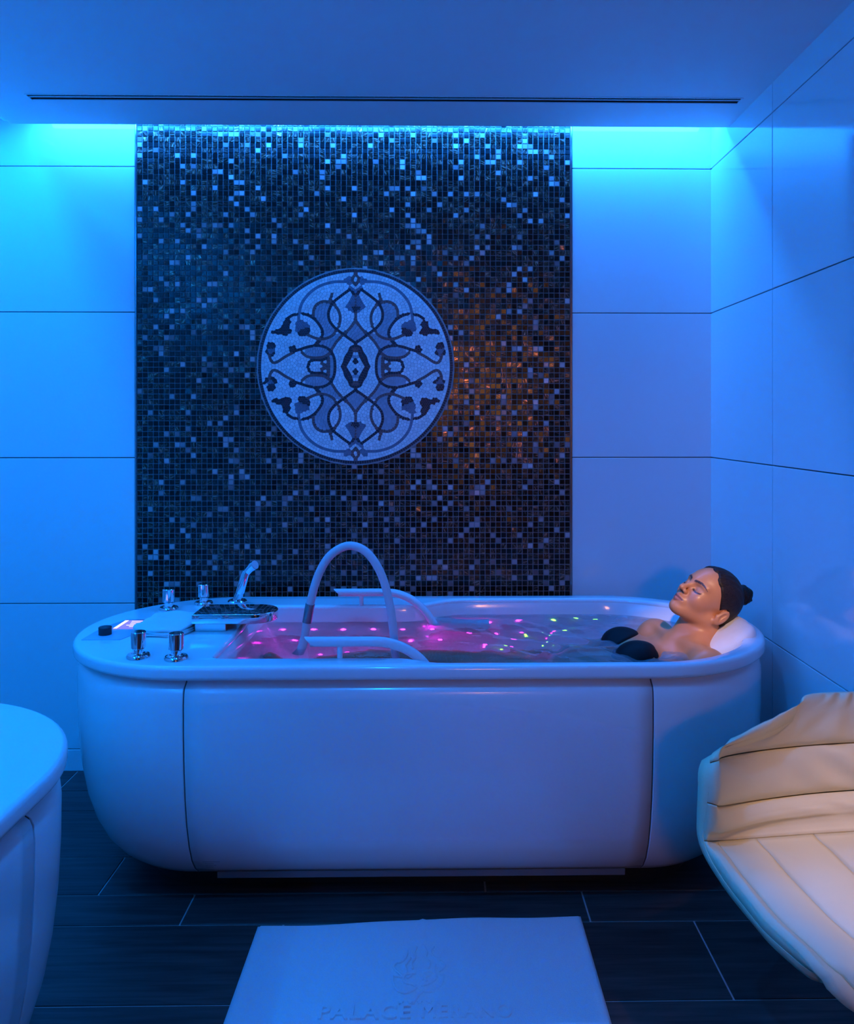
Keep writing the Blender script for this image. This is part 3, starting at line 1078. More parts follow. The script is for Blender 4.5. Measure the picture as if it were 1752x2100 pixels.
def basin_pt(p, z, kx, ky):
    x, y = BC[0] + (p[0] - BC[0]) * (1 - kx), BC[1] + (p[1] - BC[1]) * (1 - ky)
    xw = p[0] + CX
    if xw > 0.45:
        x -= max(0, (0.70 - z)) / 0.40 * 0.30 * min(1, (xw - 0.45) / 0.5)
    return (x, y, z)
def basin_mesh():
    v, f = [], []
    n = len(OP)
    for z, kx, ky in LV:
        v += [basin_pt(p, z, kx, ky) for p in OP]
    for i in range(len(LV) - 1):
        for k in range(n):
            k2 = (k + 1) % n
            f.append((i * n + k, i * n + k2, (i + 1) * n + k2, (i + 1) * n + k))
    f.append(tuple((len(LV) - 1) * n + k for k in range(n)))
    return mesh(v, f, True, 70)
link('basin', basin_mesh(), M_ACRYL, tub)

# LED lenses in the basin walls and floor
led_v, led_f = lathe_vf([(0.0085, -0.002), (0.0085, 0.001), (0.007, 0.003), (0.004, 0.0045), (0.001, 0.005)], 12)
LEDP = mesh(led_v, led_f, True, 60)
LEDP.materials.append(M_LEDP)
LEDG = LEDP.copy()
LEDG.materials.clear()
LEDG.materials.append(M_LEDG)
def lerp_lv(z):
    zs = [l[0] for l in LV][::-1]
    return np.interp(z, zs, [l[1] for l in LV][::-1]), np.interp(z, zs, [l[2] for l in LV][::-1])
def led(x, z, me, side=1):
    yw = 3.095 if x > 0.0 else 2.985
    if side < 0: yw = 2.30
    kx, ky = lerp_lv(z)
    p = basin_pt((x - CX, yw - CY), z, kx, ky)
    o = link('led_light', me, None, tub, p)
    o.rotation_euler = (math.radians(80 if side > 0 else -80), 0, 0)
def led_floor(x, y, me):
    link('led_light', me, None, tub, (x - CX, y - CY, 0.312))
for k in range(9):
    led(-0.60 + 0.115 * k, 0.60, LEDP)
for k in range(10):
    led(-0.58 + 0.115 * k, 0.48, LEDP)
for k in range(8):
    led(-0.52 + 0.115 * k, 0.36, LEDP)
for k in range(6):
    led_floor(-0.42 + 0.12 * k, 2.60, LEDP)
for k in range(4):
    led(0.46 + 0.095 * k, 0.63, LEDG)
for x, z in ((0.36, 0.45), (0.47, 0.42), (0.56, 0.5), (0.25, 0.36)):
    led(x, z, LEDG)

# taps
def tap(x, y, lab):
    t = empty('tap', (x - CX, y - CY, TOP))
    t.parent = tub
    link('flange', lathe([(0.034, 0.0), (0.034, 0.006), (0.031, 0.010), (0.020, 0.011), (0.018, 0.013)], 40), M_CHROME, t)
    link('stem', lathe([(0.015, 0.010), (0.015, 0.032)], 32), M_CHROME, t)
    link('handle', lathe([(0.017, 0.026), (0.0215, 0.030), (0.0215, 0.074), (0.0195, 0.076)], 40), M_CHROME, t)
for x, y in ((-0.985, 2.935), (-0.882, 3.02), (-0.874, 2.34), (-0.758, 2.322)):
    tap(x, y, '')
# waterfall spout
sp = empty('spout', (-0.80 - CX, 2.68 - CY, TOP))
sp.parent = tub
pl = [(0.0, -0.075), (0.19, -0.075)] + [(0.19 + 0.075 * math.cos(a), 0.075 * math.sin(a)) for a in np.linspace(-math.pi / 2, math.pi / 2, 21)][1:-1] + [(0.19, 0.075), (0.0, 0.075)]
link('spout_plate', plate([pl], 0.028, 0.060, 0.004, 2), M_CHROME, sp)
link('spout_base', box_mesh(0.003, 0.105, -0.055, 0.055, 0.0, 0.030, 0.002), M_CHROME, sp)
# control panel
cp = empty('control_panel', (-1.06 - CX, 2.66 - CY, TOP))
cp.parent = tub
pp = [(-0.062, -0.135), (0.06, -0.135), (0.095, -0.02), (0.095, 0.12), (-0.018, 0.12), (-0.045, 0.05), (-0.06, -0.04)]
link('glass_plate', plate([pp], 0.0, 0.0025, 0.0008, 1), mat('panel_film', (0.45, 0.5, 0.62), 0.15, noise=0.03), cp)
scr = link('screen', box_mesh(-0.015, 0.075, -0.01, 0.10, 0.0025, 0.004), M_SCREEN, cp)
bars = [box_vf(-0.014, -0.002, -0.008, 0.098, 0.004, 0.0045)]
for k, (a, b_) in enumerate(((0.012, 0.07), (0.016, 0.060), (0.020, 0.052), (0.014, 0.066), (0.03, 0.06))):
    y = 0.085 - 0.018 * k
    bars.append(box_vf(a, b_, y, y + 0.005, 0.004, 0.0045))
v, f = join_meshes(bars)
link('display_print', mesh(v, f, False), M_SCREENW, cp)
link('dial', lathe([(0.020, 0.0025), (0.0205, 0.026), (0.018, 0.028)], 32), M_BLACKP, cp, (-0.012, -0.075, 0))
# grab bars
def grab(y, zt, inward):
    g = empty('grab_bar', (0, y - CY, 0))
    g.parent = tub
    pts = catmull([(-0.385 - CX, 0, zt), (-0.30 - CX, 0, zt), (-0.20 - CX, 0, zt), (-0.15 - CX, 0.004 * inward, zt - 0.004), (-0.10 - CX, 0.012 * inward, zt - 0.022), (-0.06 - CX, 0.022 * inward, zt - 0.05), (-0.03 - CX, 0.03 * inward, zt - 0.085), (0.0 - CX, 0.035 * inward, zt - 0.13)], 6)
    v, f = tube_vf(pts, 0.0145, 18)
    v = [Vector(p) for p in v]
    for i in range(18):                      # slanted front end
        v[i].x += (zt - v[i].z) * 1.1 + 0.012
    link('bar', fix_normals(mesh(v, f, True, 50)), M_BAR, g)
    link('post', tube([(-0.285 - CX, 0, TOP - 0.002), (-0.285 - CX, 0, zt)], 0.008, 14), M_BAR, g)
grab(2.335, 0.795, 1)
grab(2.995, 0.797, -1)
# moulded ramps where the rim drops to the arm rests
for y, s_ in ((2.30, 1), (3.07, -1)):
    rows_ = []
    prof = [(-0.17, 0.742), (-0.11, 0.738), (-0.05, 0.718), (0.0, 0.690), (0.05, 0.660), (0.11, 0.645), (0.20, 0.640)]
    v, f = [], []
    cs = catmull([(a, 0, b_) for a, b_ in prof], 6)
    for x, _, z in cs:
        v += [(x - CX, y - CY, z), (x - CX, y - CY + s_ * 0.045, z - 0.002), (x - CX, y - CY + s_ * 0.062, z - 0.02), (x - CX, y - CY + s_ * 0.07, z - 0.12)]
    for i in range(len(cs) - 1):
        for k in range(3):
            f.append((i * 4 + k, i * 4 + k + 1, i * 4 + k + 5, i * 4 + k + 4))
    link('arm_rest', mesh(v, f, True, 60), M_ACRYL, tub)
# printed sticker low on the front panel
st = []
for k, (a, b_) in enumerate(((0.0, 0.05), (0.004, 0.03), (0.004, 0.036), (0.004, 0.026))):
    z = 0.150 - k * 0.009
    ins = np.interp(z, [b[0] for b in BODY][::-1], [b[1] for b in BODY][::-1]) + 0.012
    st.append(box_vf(SEAM_L + 0.03 + a, SEAM_L + 0.03 + b_, -(TR - ins) - 0.0006, -(TR - ins) + 0.001, z, z + 0.003))
v, f = join_meshes(st)
link('sticker', mesh(v, f, False), M_INK, tub)

# ------------------------------------------------------------------ water
ZW = 0.690
def water():
    kx, ky = lerp_lv(ZW)
    edge = [basin_pt(p, ZW, kx - 0.002, ky - 0.002) for p in OP]
    # finer edge
    e2 = []
    for i in range(len(edge)):
        a, b_ = edge[i], edge[(i + 1) % len(edge)]
        e2 += [a, tuple((a[k] + b_[k]) / 2 for k in range(3))]
    n = len(e2)
    v, f, ae = [], [], []
    R_ = 44
    def h(x, y, k):
        a = max(0.0, min(1.0, (x + CX - 0.05) / 0.45))
        a = a * a * (3 - 2 * a)
        amp = 0.0012 + 0.0075 * a
        z = amp * (math.sin(23 * x + 31 * y + 2.0 * math.sin(17 * y)) * 0.5 + math.sin(41 * x - 27 * y + 1.3 + 1.5 * math.sin(29 * x)) * 0.35 + math.sin(67 * x + 53 * y) * 0.2)
        return z * min(1, (1 - k) * 12), a
    for j in range(R_):
        k = 1 - j / R_
        for p in e2:
            x, y = BC[0] + (p[0] - BC[0]) * k, BC[1] + (p[1] - BC[1]) * k
            z, a = h(x, y, k)
            v.append((x, y, ZW + z))
            ae.append(0.10 + 0.34 * a)
    for j in range(R_ - 1):
        for q in range(n):
            q2 = (q + 1) % n
            f.append((j * n + q, j * n + q2, (j + 1) * n + q2, (j + 1) * n + q))
    f.append(tuple((R_ - 1) * n + q for q in range(n)))
    me = mesh(v, f, True, None)
    at = me.attributes.new('aeration', 'FLOAT', 'POINT')
    at.data.foreach_set('value', ae)
    return me
wt = link('bath_water', water(), M_WATER, None, (CX, CY, 0))
tag(wt, 'rippling pink and violet lit water inside the bathtub', 'water', kind='stuff')

# ------------------------------------------------------------------ things on the tub
hs = empty('hand_shower', (-0.762, 3.045, TOP))
tag(hs, 'chrome hand shower standing in its holder on the rear tub rim', 'shower')
link('flange', lathe([(0.036, 0.0), (0.036, 0.006), (0.032, 0.010), (0.020, 0.011)], 40), M_CHROME, hs)
link('socket', tube([(0, 0, 0.008), (0.008, 0, 0.034)], [0.018, 0.0165], 24), M_CHROME, hs)
link('handle', tube([(0.008, 0, 0.034), (0.012, 0, 0.045), (0.030, 0, 0.105), (0.036, 0, 0.118)], [0.0155, 0.017, 0.017, 0.016], 24), M_CHROME, hs)
link('spray_head', tube([(0.034, 0, 0.112), (0.050, -0.004, 0.130), (0.064, -0.010, 0.142), (0.070, -0.013, 0.145)], [0.0145, 0.0155, 0.019, 0.018], 24), M_CHROME, hs)

link('spray_face', tube([(0.0700, -0.013, 0.1450), (0.0722, -0.0141, 0.1461)], 0.0165, 24), M_HOSE, hs)

ho = empty('massage_hose', (-0.43, 2.64, ZW))
tag(ho, 'pale arched underwater massage hose rising out of the pink water', 'hose')
hp = catmull([(-0.012, 0.0, 0.015), (0.0, 0.0, 0.09), (0.008, 0.0, 0.14), (0.034, 0, 0.235), (0.075, 0, 0.305), (0.135, 0.0, 0.338), (0.195, -0.004, 0.318), (0.243, -0.01, 0.25), (0.272, -0.016, 0.155), (0.287, -0.02, 0.05), (0.292, -0.022, -0.03), (0.296, -0.024, -0.16)], 8)
link('tube', tube(hp, 0.0138, 20), M_HOSE, ho)
link('sleeve', tube([(-0.0012, 0, 0.085), (0.0065, 0, 0.130), (0.010, 0, 0.146)], [0.0155, 0.0155, 0.0155], 24), M_STEEL, ho)
link('nozzle', tube([(-0.010, 0, 0.03), (-0.022, 0, -0.02), (-0.03, 0, -0.06)], [0.014, 0.017, 0.02], 20), M_HOSE, ho)

def blob_cloth():
    """folded wash cloth: three soft layers"""
    parts = []
    v, f = [], []
    nx, ny = 30, 26
    layers = ((0.0, 0.010, 1.0), (0.007, 0.018, 0.99), (0.015, 0.027, 0.975))
    for z0, z1, sc in layers:
        n0 = len(v)
        seg = 64
        rings = [(0.0, z1 - 0.001), (0.5, z1), (0.85, z1), (0.95, z1 - 0.002), (1.0, (z0 + z1) / 2), (0.96, z0 + 0.001), (0.5, z0), (0.0, z0)]
        for r, z in rings:
            for k in range(seg):
                a = 2 * math.pi * k / seg
                e = 5.0
                rr = (abs(math.cos(a)) ** e + abs(math.sin(a)) ** e) ** (-1 / e)
                x, y = 0.095 * sc * r * rr * math.cos(a), 0.132 * sc * r * rr * math.sin(a)
                wv = 0.0022 * math.sin(60 * x + 40 * y + z0 * 300) + 0.002 * math.sin(95 * y - 30 * x)
                drop = 0.0 if z1 < 0.012 else 0.0
                v.append((x + 0.02 * y, y, z + (wv if z > 0.002 else 0) - drop + 0.003 * r * math.cos(a * 2)*(1 if z>0.002 else 0)))
        for i in range(len(rings) - 1):
            for k in range(seg):
                k2 = (k + 1) % seg
                f.append((n0 + i * seg + k, n0 + i * seg + k2, n0 + (i + 1) * seg + k2, n0 + (i + 1) * seg + k))
    return fix_normals(mesh(v, f, True, None))
ct = link('wash_cloth', blob_cloth(), M_TOWEL, None, (-0.888, 2.685, TOP + 0.0005))
ct.rotation_euler = (0, 0, math.radians(-6))
tag(ct, 'folded white cloth on the tub deck beside the control screen', 'towel')

# second tub in the left foreground
tb2 = empty('treatment_bathtub', (-1.212, 0.865, 0), math.pi / 2)
tag(tb2, 'white round-ended treatment tub with closed glossy top in the left foreground', 'bathtub')
tub_body(tb2)
link('top_cover', plate([stadium(0.0, 40)], 0.708, TOP, 0.013, 4), M_ACRYL, tb2)

# ================================================================== BATH MAT
mat_root = empty('bath_mat', (-0.047, 1.93, 0))
tag(mat_root, 'white terry bath mat embossed PALACE MERANO lying on the dark floor', 'bath mat')
def towel_mesh():
    nx, ny = 90, 74
    v, f = [], []
    x0, x1, y0, y1 = -0.463, 0.463, -0.34, 0.358
    for lay in (1, 0):
        for j in range(ny):
            for i in range(nx):
                x, y = x0 + (x1 - x0) * i / (nx - 1), y0 + (y1 - y0) * j / (ny - 1)
                yy = y + 0.018 * (x / 0.463) * max(0, y / 0.358) + 0.003 * math.sin(9 * x + 1)
                z = 0.0105 + 0.0014 * math.sin(7 * x + 3 * y) + 0.001 * math.sin(21 * x - 5 * y)
                z += 0.003 * math.exp(-((x - 0.006) / 0.004) ** 2) * max(0, min(1, (y + 0.02) * 9))
                if min(i, j, nx - 1 - i, ny - 1 - j) == 0: z = 0.004
                elif min(i, j, nx - 1 - i, ny - 1 - j) == 1: z += 0.0015
                v.append((x, yy, z if lay else 0.001))
    N = nx * ny
    for j in range(ny - 1):
        for i in range(nx - 1):
            a = j * nx + i
            f.append((a, a + 1, a + nx + 1, a + nx))
            f.append((N + a, N + a + nx, N + a + nx + 1, N + a + 1))
    ring = [i for i in range(nx)] + [j * nx + nx - 1 for j in range(1, ny)] + [(ny - 1) * nx + i for i in range(nx - 2, -1, -1)] + [j * nx for j in range(ny - 2, 0, -1)]
    for k in range(len(ring)):
        a, b_ = ring[k], ring[(k + 1) % len(ring)]
        f.append((a, N + a, N + b_, b_))
    return fix_normals(mesh(v, f, True, None))
link('terry_sheet', towel_mesh(), M_TOWEL, mat_root)
def floor_pt(px, py, z=0.012):
    d = F_PX * (CAM_Z - z) / (py - 864)
    return ((px - 897) * d / F_PX, d, z)
def text_mesh(s_, size, ext, bev):
    cu = bpy.data.curves.new('txt', 'FONT')
    cu.body = s_
    cu.size = size
    cu.align_x = 'CENTER'
    cu.extrude = ext
    cu.bevel_depth = bev
    cu.space_character = 1.12
    o = bpy.data.objects.new('tmp', cu)
    C.objects.link(o)
    dg = bpy.context.evaluated_depsgraph_get()
    me = bpy.data.meshes.new_from_object(o.evaluated_get(dg))
    bpy.data.objects.remove(o)
    me.materials.clear()
    return me
for word, xa, xb in (('PALACE', -0.286, -0.064), ('MERANO', -0.038, 0.181)):
    tm = text_mesh(word, 0.062, 0.0030, 0.0010)
    xs_ = [v_.co.x for v_ in tm.vertices]
    tm.transform(Matrix.Translation((-min(xs_), 0, 0)))
    tm.transform(Matrix.Scale((xb - xa) / (max(xs_) - min(xs_)), 4, (1, 0, 0)))
    link('lettering', tm, M_TOWEL, mat_root, (xa + 0.047, -0.024, 0.0115))
em = []
def z2p(x, y): return 780 + x / 6.257, 1900 + y / 6.257
for cv in [
    [(160, 620), (165, 700), (200, 790), (280, 840), (360, 840), (430, 810), (470, 770)],
    [(815, 650), (805, 720), (750, 790), (680, 830), (600, 838), (545, 825)],
    [(730, 650), (700, 690), (640, 725), (590, 745), (520, 765)],
    [(300, 650), (300, 690), (340, 720), (400, 730), (460, 760)],
    [(300, 650), (320, 615), (380, 600), (460, 598)], [(545, 585), (620, 580), (690, 590), (725, 640)],
    [(780, 450), (830, 495), (815, 540), (750, 595), (830, 630)], [(710, 490), (700, 550), (715, 580)],
    [(215, 450), (175, 500), (190, 545), (240, 590), (285, 640), (160, 620)], [(350, 300), (345, 360), (310, 420), (250, 455), (215, 450)],
    [(390, 400), (340, 470), (320, 500), (335, 550), (345, 590)], [(690, 260), (650, 330), (700, 400), (770, 440)],
    [(560, 250), (600, 330), (590, 400), (640, 470), (620, 540)], [(470, 260), (440, 330), (450, 400), (400, 470), (420, 540)],
    [(545, 600), (590, 640), (640, 620)], [(400, 620), (360, 650), (340, 640)], [(600, 700), (560, 660), (540, 690)],
    [(470, 770), (500, 795), (545, 830), (500, 880), (450, 940), (420, 990)],
]:
    pts = [floor_pt(*z2p(x, y)) for x, y in cv]
    pts = [(p[0] + 0.047, p[1] - 1.93, 0.0118) for p in catmull(pts, 5)]
    em.append(tube_vf(pts, 0.0030, 6))
v, f = join_meshes(em)
link('crest', fix_normals(mesh(v, f, True, None)), M_TOWEL, mat_root)
sv = []
for k in range(5):
    c = floor_pt(822 + 19.5 * k, 2055)
    vv, ff = [], []
    for z in (0.0105, 0.0138):
        for q in range(10):
            r = 0.0078 if q % 2 == 0 else 0.0034
            a = math.pi / 2 + q * math.pi / 5
            vv.append((c[0] + 0.047 + r * math.cos(a), c[1] - 1.93 + r * math.sin(a), z))
    ff = [tuple(range(10))[::-1], tuple(range(10, 20))] + [(q, (q + 1) % 10, 10 + (q + 1) % 10, 10 + q) for q in range(10)]
    sv.append((vv, ff))
v, f = join_meshes(sv)
link('stars', fix_normals(mesh(v, f, False)), M_TOWEL, mat_root)

# ================================================================== CHAIR
ch = empty('shell_chair', (1.09, 1.68, 0), math.radians(4))
tag(ch, 'cream leather quilted shell chair in the right foreground', 'chair')
NV = [0, 0.06, 0.16, 0.30, 0.45, 0.56, 0.63, 0.70, 0.77, 0.83, 0.88, 0.93, 1.0]
NF = [0.265, 0.26, 0.21, 0.09, -0.09, -0.24, -0.285, -0.315, -0.335, -0.35, -0.36, -0.37, -0.385]
NZ = [0.37, 0.40, 0.43, 0.435, 0.432, 0.44, 0.47, 0.515, 0.59, 0.655, 0.685, 0.71, 0.74]
NW = [0.30, 0.36, 0.42, 0.455, 0.465, 0.465, 0.465, 0.465, 0.463, 0.445, 0.27, 0.165, 0.13]
NWB = [0.30, 0.36, 0.42, 0.455, 0.465, 0.465, 0.465, 0.465, 0.465, 0.465, 0.465, 0.465, 0.465]
NWF = [0, 0, 0, 0.0, 0.02, 0.05, 0.12, 0.17, 0.20, 0.18, 0.10, 0.05, 0.02]      # arms come forward
NWZ = [0, 0, 0, 0.005, 0.015, 0.025, 0.05, 0.07, 0.055, 0.03, 0.0, -0.01, -0.02]
_sm = {}
def sm(vv, arr):
    # smoothed interpolation from a lookup table
    t = _sm.get(id(arr))
    if t is None:
        g = np.linspace(0, 1, 1001)
        t = _sm[id(arr)] = (sum(np.interp(np.clip(g + d * (0.3 if arr is NW else 1.0), 0, 1), NV, arr) for d in (-0.054, -0.036, -0.018, 0, 0.018, 0.036, 0.054)) / 7).tolist() + [0.0]
    x = min(1.0, max(0.0, vv)) * 1000
    i = int(x)
    q = x - i
    return t[i] if q == 0 else t[i] * (1 - q) + t[i + 1] * q
def chair_pt(u, vv, arr=None):
    w_ = sm(vv, NW if arr is None else arr)
    a = abs(u)
    sx = math.copysign(math.sin(min(1, a) * 1.35) / math.sin(1.35), u)
    x = w_ * sx
    fwd = sm(vv, NF) + sm(vv, NWF) * a ** 2.0
    z = sm(vv, NZ) + sm(vv, NWZ) * a ** 3
    if vv < 0.25: fwd -= 0.05 * a ** 3 * (1 - vv / 0.25)
    return np.array((x, -fwd, z))
def chair_n(u, vv):
    e = 1e-3
    du = chair_pt(min(1, u + e), vv, NWB) - chair_pt(max(-1, u - e), vv, NWB)
    dv = chair_pt(u, min(1, vv + e), NWB) - chair_pt(u, max(0, vv - e), NWB)
    n = np.cross(du, dv)
    n /= np.linalg.norm(n) + 1e-12
    return n
def wrinkle(u, vv):
    g = 0
    if vv > 0.56: g += 0.011 * math.sin(30 * u + 6 * math.sin(9 * vv)) * max(0, 1 - abs(u + 0.05) / 0.5) ** 1.3 * abs(math.sin(14 * vv))
    return g
def pad(u0, u1, v0, v1, nu, nv, puff, t=0.012, dm=0):
    """padded leather panel with rolled edges"""
    V_, F_ = [], []
    for lay in (0, 1):
        for j in range(nv + 1):
            for i in range(nu + 1):
                a, b_ = i / nu, j / nv
                u, vv = u0 + (u1 - u0) * a, v0 + (v1 - v0) * b_
                p, n = chair_pt(u, vv), chair_n(u, vv)
                if lay == 0:
                    ea = min(a, 1 - a) * (u1 - u0) * 0.32
                    eb = min(b_, 1 - b_) * (v1 - v0) * 1.15
                    q = (1 - math.exp(-ea / 0.016)) * (1 - math.exp(-eb / 0.016))
                    if dm == 1 and b_ > 0.6:      # dimples near the seat's back seam
                        q += 0.45 * math.sin(math.pi * a) * math.sin((b_ - 0.6) / 0.4 * math.pi * 1.9) * (b_ - 0.6) / 0.4
                    jn = min(1.0, abs(vv - 0.566) / 0.075)
                    h_ = (t + puff * q) * (0.25 + 0.75 * jn * jn * (3 - 2 * jn)) + wrinkle(u, vv) * q * jn
                else:
                    h_ = -0.004
                V_.append(p + n * h_)
    W = nu + 1
    N = W * (nv + 1)
    for j in range(nv):
        for i in range(nu):
            a = j * W + i
            F_.append((a, a + 1, a + W + 1, a + W))
            F_.append((N + a, N + a + W, N + a + W + 1, N + a + 1))
    ring = list(range(W)) + [j * W + nu for j in range(1, nv + 1)] + [nv * W + i for i in range(nu - 1, -1, -1)] + [j * W for j in range(nv - 1, 0, -1)]
    for k in range(len(ring)):
        a, b_ = ring[k], ring[(k + 1) % len(ring)]
        F_.append((a, N + a, N + b_, b_))
    return fix_normals(mesh(V_, F_, True, None))
gs = 0.0015
cuts = [-1.0, -0.83, -0.55, -0.275, 0.0, 0.275, 0.55, 0.83, 1.0]
for a, b_ in zip(cuts[:-1], cuts[1:]):
    link('seat_pad', pad(a + gs, b_ - gs, 0.0, 0.565, 16, 40, 0.013, 0.016, 1), M_LEATHER, ch)
for a, b_ in ((0.567, 0.69), (0.69, 0.80), (0.80, 1.0)):
    link('back_pad', pad(-1, 1, a + gs, b_ - gs, 80, 18, 0.016, 0.018), M_LEATHER, ch)
def shell():
    nu, nv = 48, 60
    V_, F_ = [], []
    for lay, h_ in ((0, -0.003), (1, -0.03)):
        for j in range(nv + 1):
            for i in range(nu + 1):
                u, vv = -1 + 2 * i / nu, j / nv
                e = min(1, min(i, nu - i) / 2, min(j, nv - j) / 2)
                V_.append(chair_pt(u, vv) + chair_n(u, vv) * (h_ if lay == 0 else -0.004 + (h_ + 0.004) * e))
    W = nu + 1
    N = W * (nv + 1)
    for j in range(nv):
        for i in range(nu):
            a = j * W + i
            F_.append((a, a + 1, a + W + 1, a + W))
            F_.append((N + a, N + a + W, N + a + W + 1, N + a + 1))
    ring = list(range(W)) + [j * W + nu for j in range(1, nv + 1)] + [nv * W + i for i in range(nu - 1, -1, -1)] + [j * W for j in range(nv - 1, 0, -1)]
    for k in range(len(ring)):
        a, b_ = ring[k], ring[(k + 1) % len(ring)]
        F_.append((a, N + a, N + b_, b_))
    return fix_normals(mesh(V_, F_, True, None))
link('shell', shell(), M_LEATHER, ch)
link('pedestal', lathe([(0.035, 0.02), (0.028, 0.08), (0.026, 0.36), (0.09, 0.385), (0.09, 0.392)], 28), M_CHROME, ch)
link('base', lathe([(0.20, 0.0), (0.20, 0.006), (0.15, 0.012), (0.06, 0.020), (0.035, 0.022)], 48), M_CHROME, ch)

# ================================================================== WOMAN (signed distance field -> one continuous surface)
HU = np.array((0.69, 0.0, 0.724))
HF0 = np.array((-0.724, 0.0, 0.69))
TH = math.radians(20)
HF = math.cos(TH) * HF0 + math.sin(TH) * np.array((0, -1.0, 0))
HS = np.cross(HU, HF)                      # towards the camera
H0 = np.array((0.894, 2.648, 0.824))
def hw(f_, u_, s_): return H0 + f_ * HF + u_ * HU + s_ * HS

def axis(*segs):
    out = []
    for a, b_, st_ in segs: out.append(np.arange(a, b_, st_))
    return np.concatenate(out)
GX = axis((-0.80, 0.56, 0.013), (0.56, 0.76, 0.005), (0.76, 1.10, 0.0022))
GY = axis((2.34, 2.54, 0.007), (2.54, 2.75, 0.0023), (2.75, 2.96, 0.007))
GZ = axis((0.26, 0.56, 0.010), (0.56, 0.74, 0.004), (0.74, 0.98, 0.0021))
FIELD = np.full((len(GX), len(GY), len(GZ)), 1.0, np.float32)
def block(lo, hi):
    s_ = []
    for g, a, b_ in ((GX, lo[0], hi[0]), (GY, lo[1], hi[1]), (GZ, lo[2], hi[2])):
        i0, i1 = np.searchsorted(g, a), np.searchsorted(g, b_)
        s_.append(slice(max(0, i0 - 1), min(len(g), i1 + 1)))
    return tuple(s_)
def coords(sl):
    return np.meshgrid(GX[sl[0]].astype(np.float32), GY[sl[1]].astype(np.float32), GZ[sl[2]].astype(np.float32), indexing='ij')
def smin(a, b_, k):
    h_ = np.maximum(k - np.abs(a - b_), 0) / k
    return np.minimum(a, b_) - h_ * h_ * k * 0.25
def smax(a, b_, k): return -smin(-a, -b_, k)
def d_cone(X, Y, Z, a, b_, ra, rb):
    a, b_ = np.array(a, float), np.array(b_, float)
    ab = b_ - a
    L2 = float(ab @ ab) + 1e-12
    t = np.clip(((X - a[0]) * ab[0] + (Y - a[1]) * ab[1] + (Z - a[2]) * ab[2]) / L2, 0, 1)
    return np.sqrt((X - a[0] - t * ab[0]) ** 2 + (Y - a[1] - t * ab[1]) ** 2 + (Z - a[2] - t * ab[2]) ** 2) - (ra + (rb - ra) * t)
def d_ell(X, Y, Z, c, ax, r):
    q = []
    for k in range(3):
        q.append(((X - c[0]) * ax[k][0] + (Y - c[1]) * ax[k][1] + (Z - c[2]) * ax[k][2]))
    k0 = np.sqrt(sum((q[k] / r[k]) ** 2 for k in range(3)))
    k1 = np.sqrt(sum((q[k] / r[k] ** 2) ** 2 for k in range(3))) + 1e-9
    return k0 * (k0 - 1) / k1
EYE3 = np.eye(3)
HAX = np.array((HF, HU, HS))
def add(fn, lo, hi, k, sub=False, field=None):
    fld = FIELD if field is None else field
    m_ = k + 0.004
    sl = block(np.array(lo) - m_, np.array(hi) + m_)
    X, Y, Z = coords(sl)
    d = fn(X, Y, Z).astype(np.float32)
    if sub: fld[sl] = smax(fld[sl], -d, k)
    else: fld[sl] = smin(fld[sl], d, k)
def cone(a, b_, ra, rb, k=0.02, sub=False):
    a, b_ = np.array(a, float), np.array(b_, float)
    r = max(ra, rb)
    add(lambda X, Y, Z: d_cone(X, Y, Z, a, b_, ra, rb), np.minimum(a, b_) - r, np.maximum(a, b_) + r, k, sub)
def ell(c, r, k=0.02, ax=EYE3, sub=False, field=None):
    c = np.array(c, float)
    R_ = max(r)
    add(lambda X, Y, Z: d_ell(X, Y, Z, c, ax, r), c - R_, c + R_, k, sub, field)
def hell(f_, u_, s_, rf, ru, rs, k=0.012, sub=False, ax=None):
    ell(hw(f_, u_, s_), (rf, ru, rs), k, HAX if ax is None else ax, sub)
def hcone(a, b_, ra, rb, k=0.008, sub=False): cone(hw(*a), hw(*b_), ra, rb, k, sub)

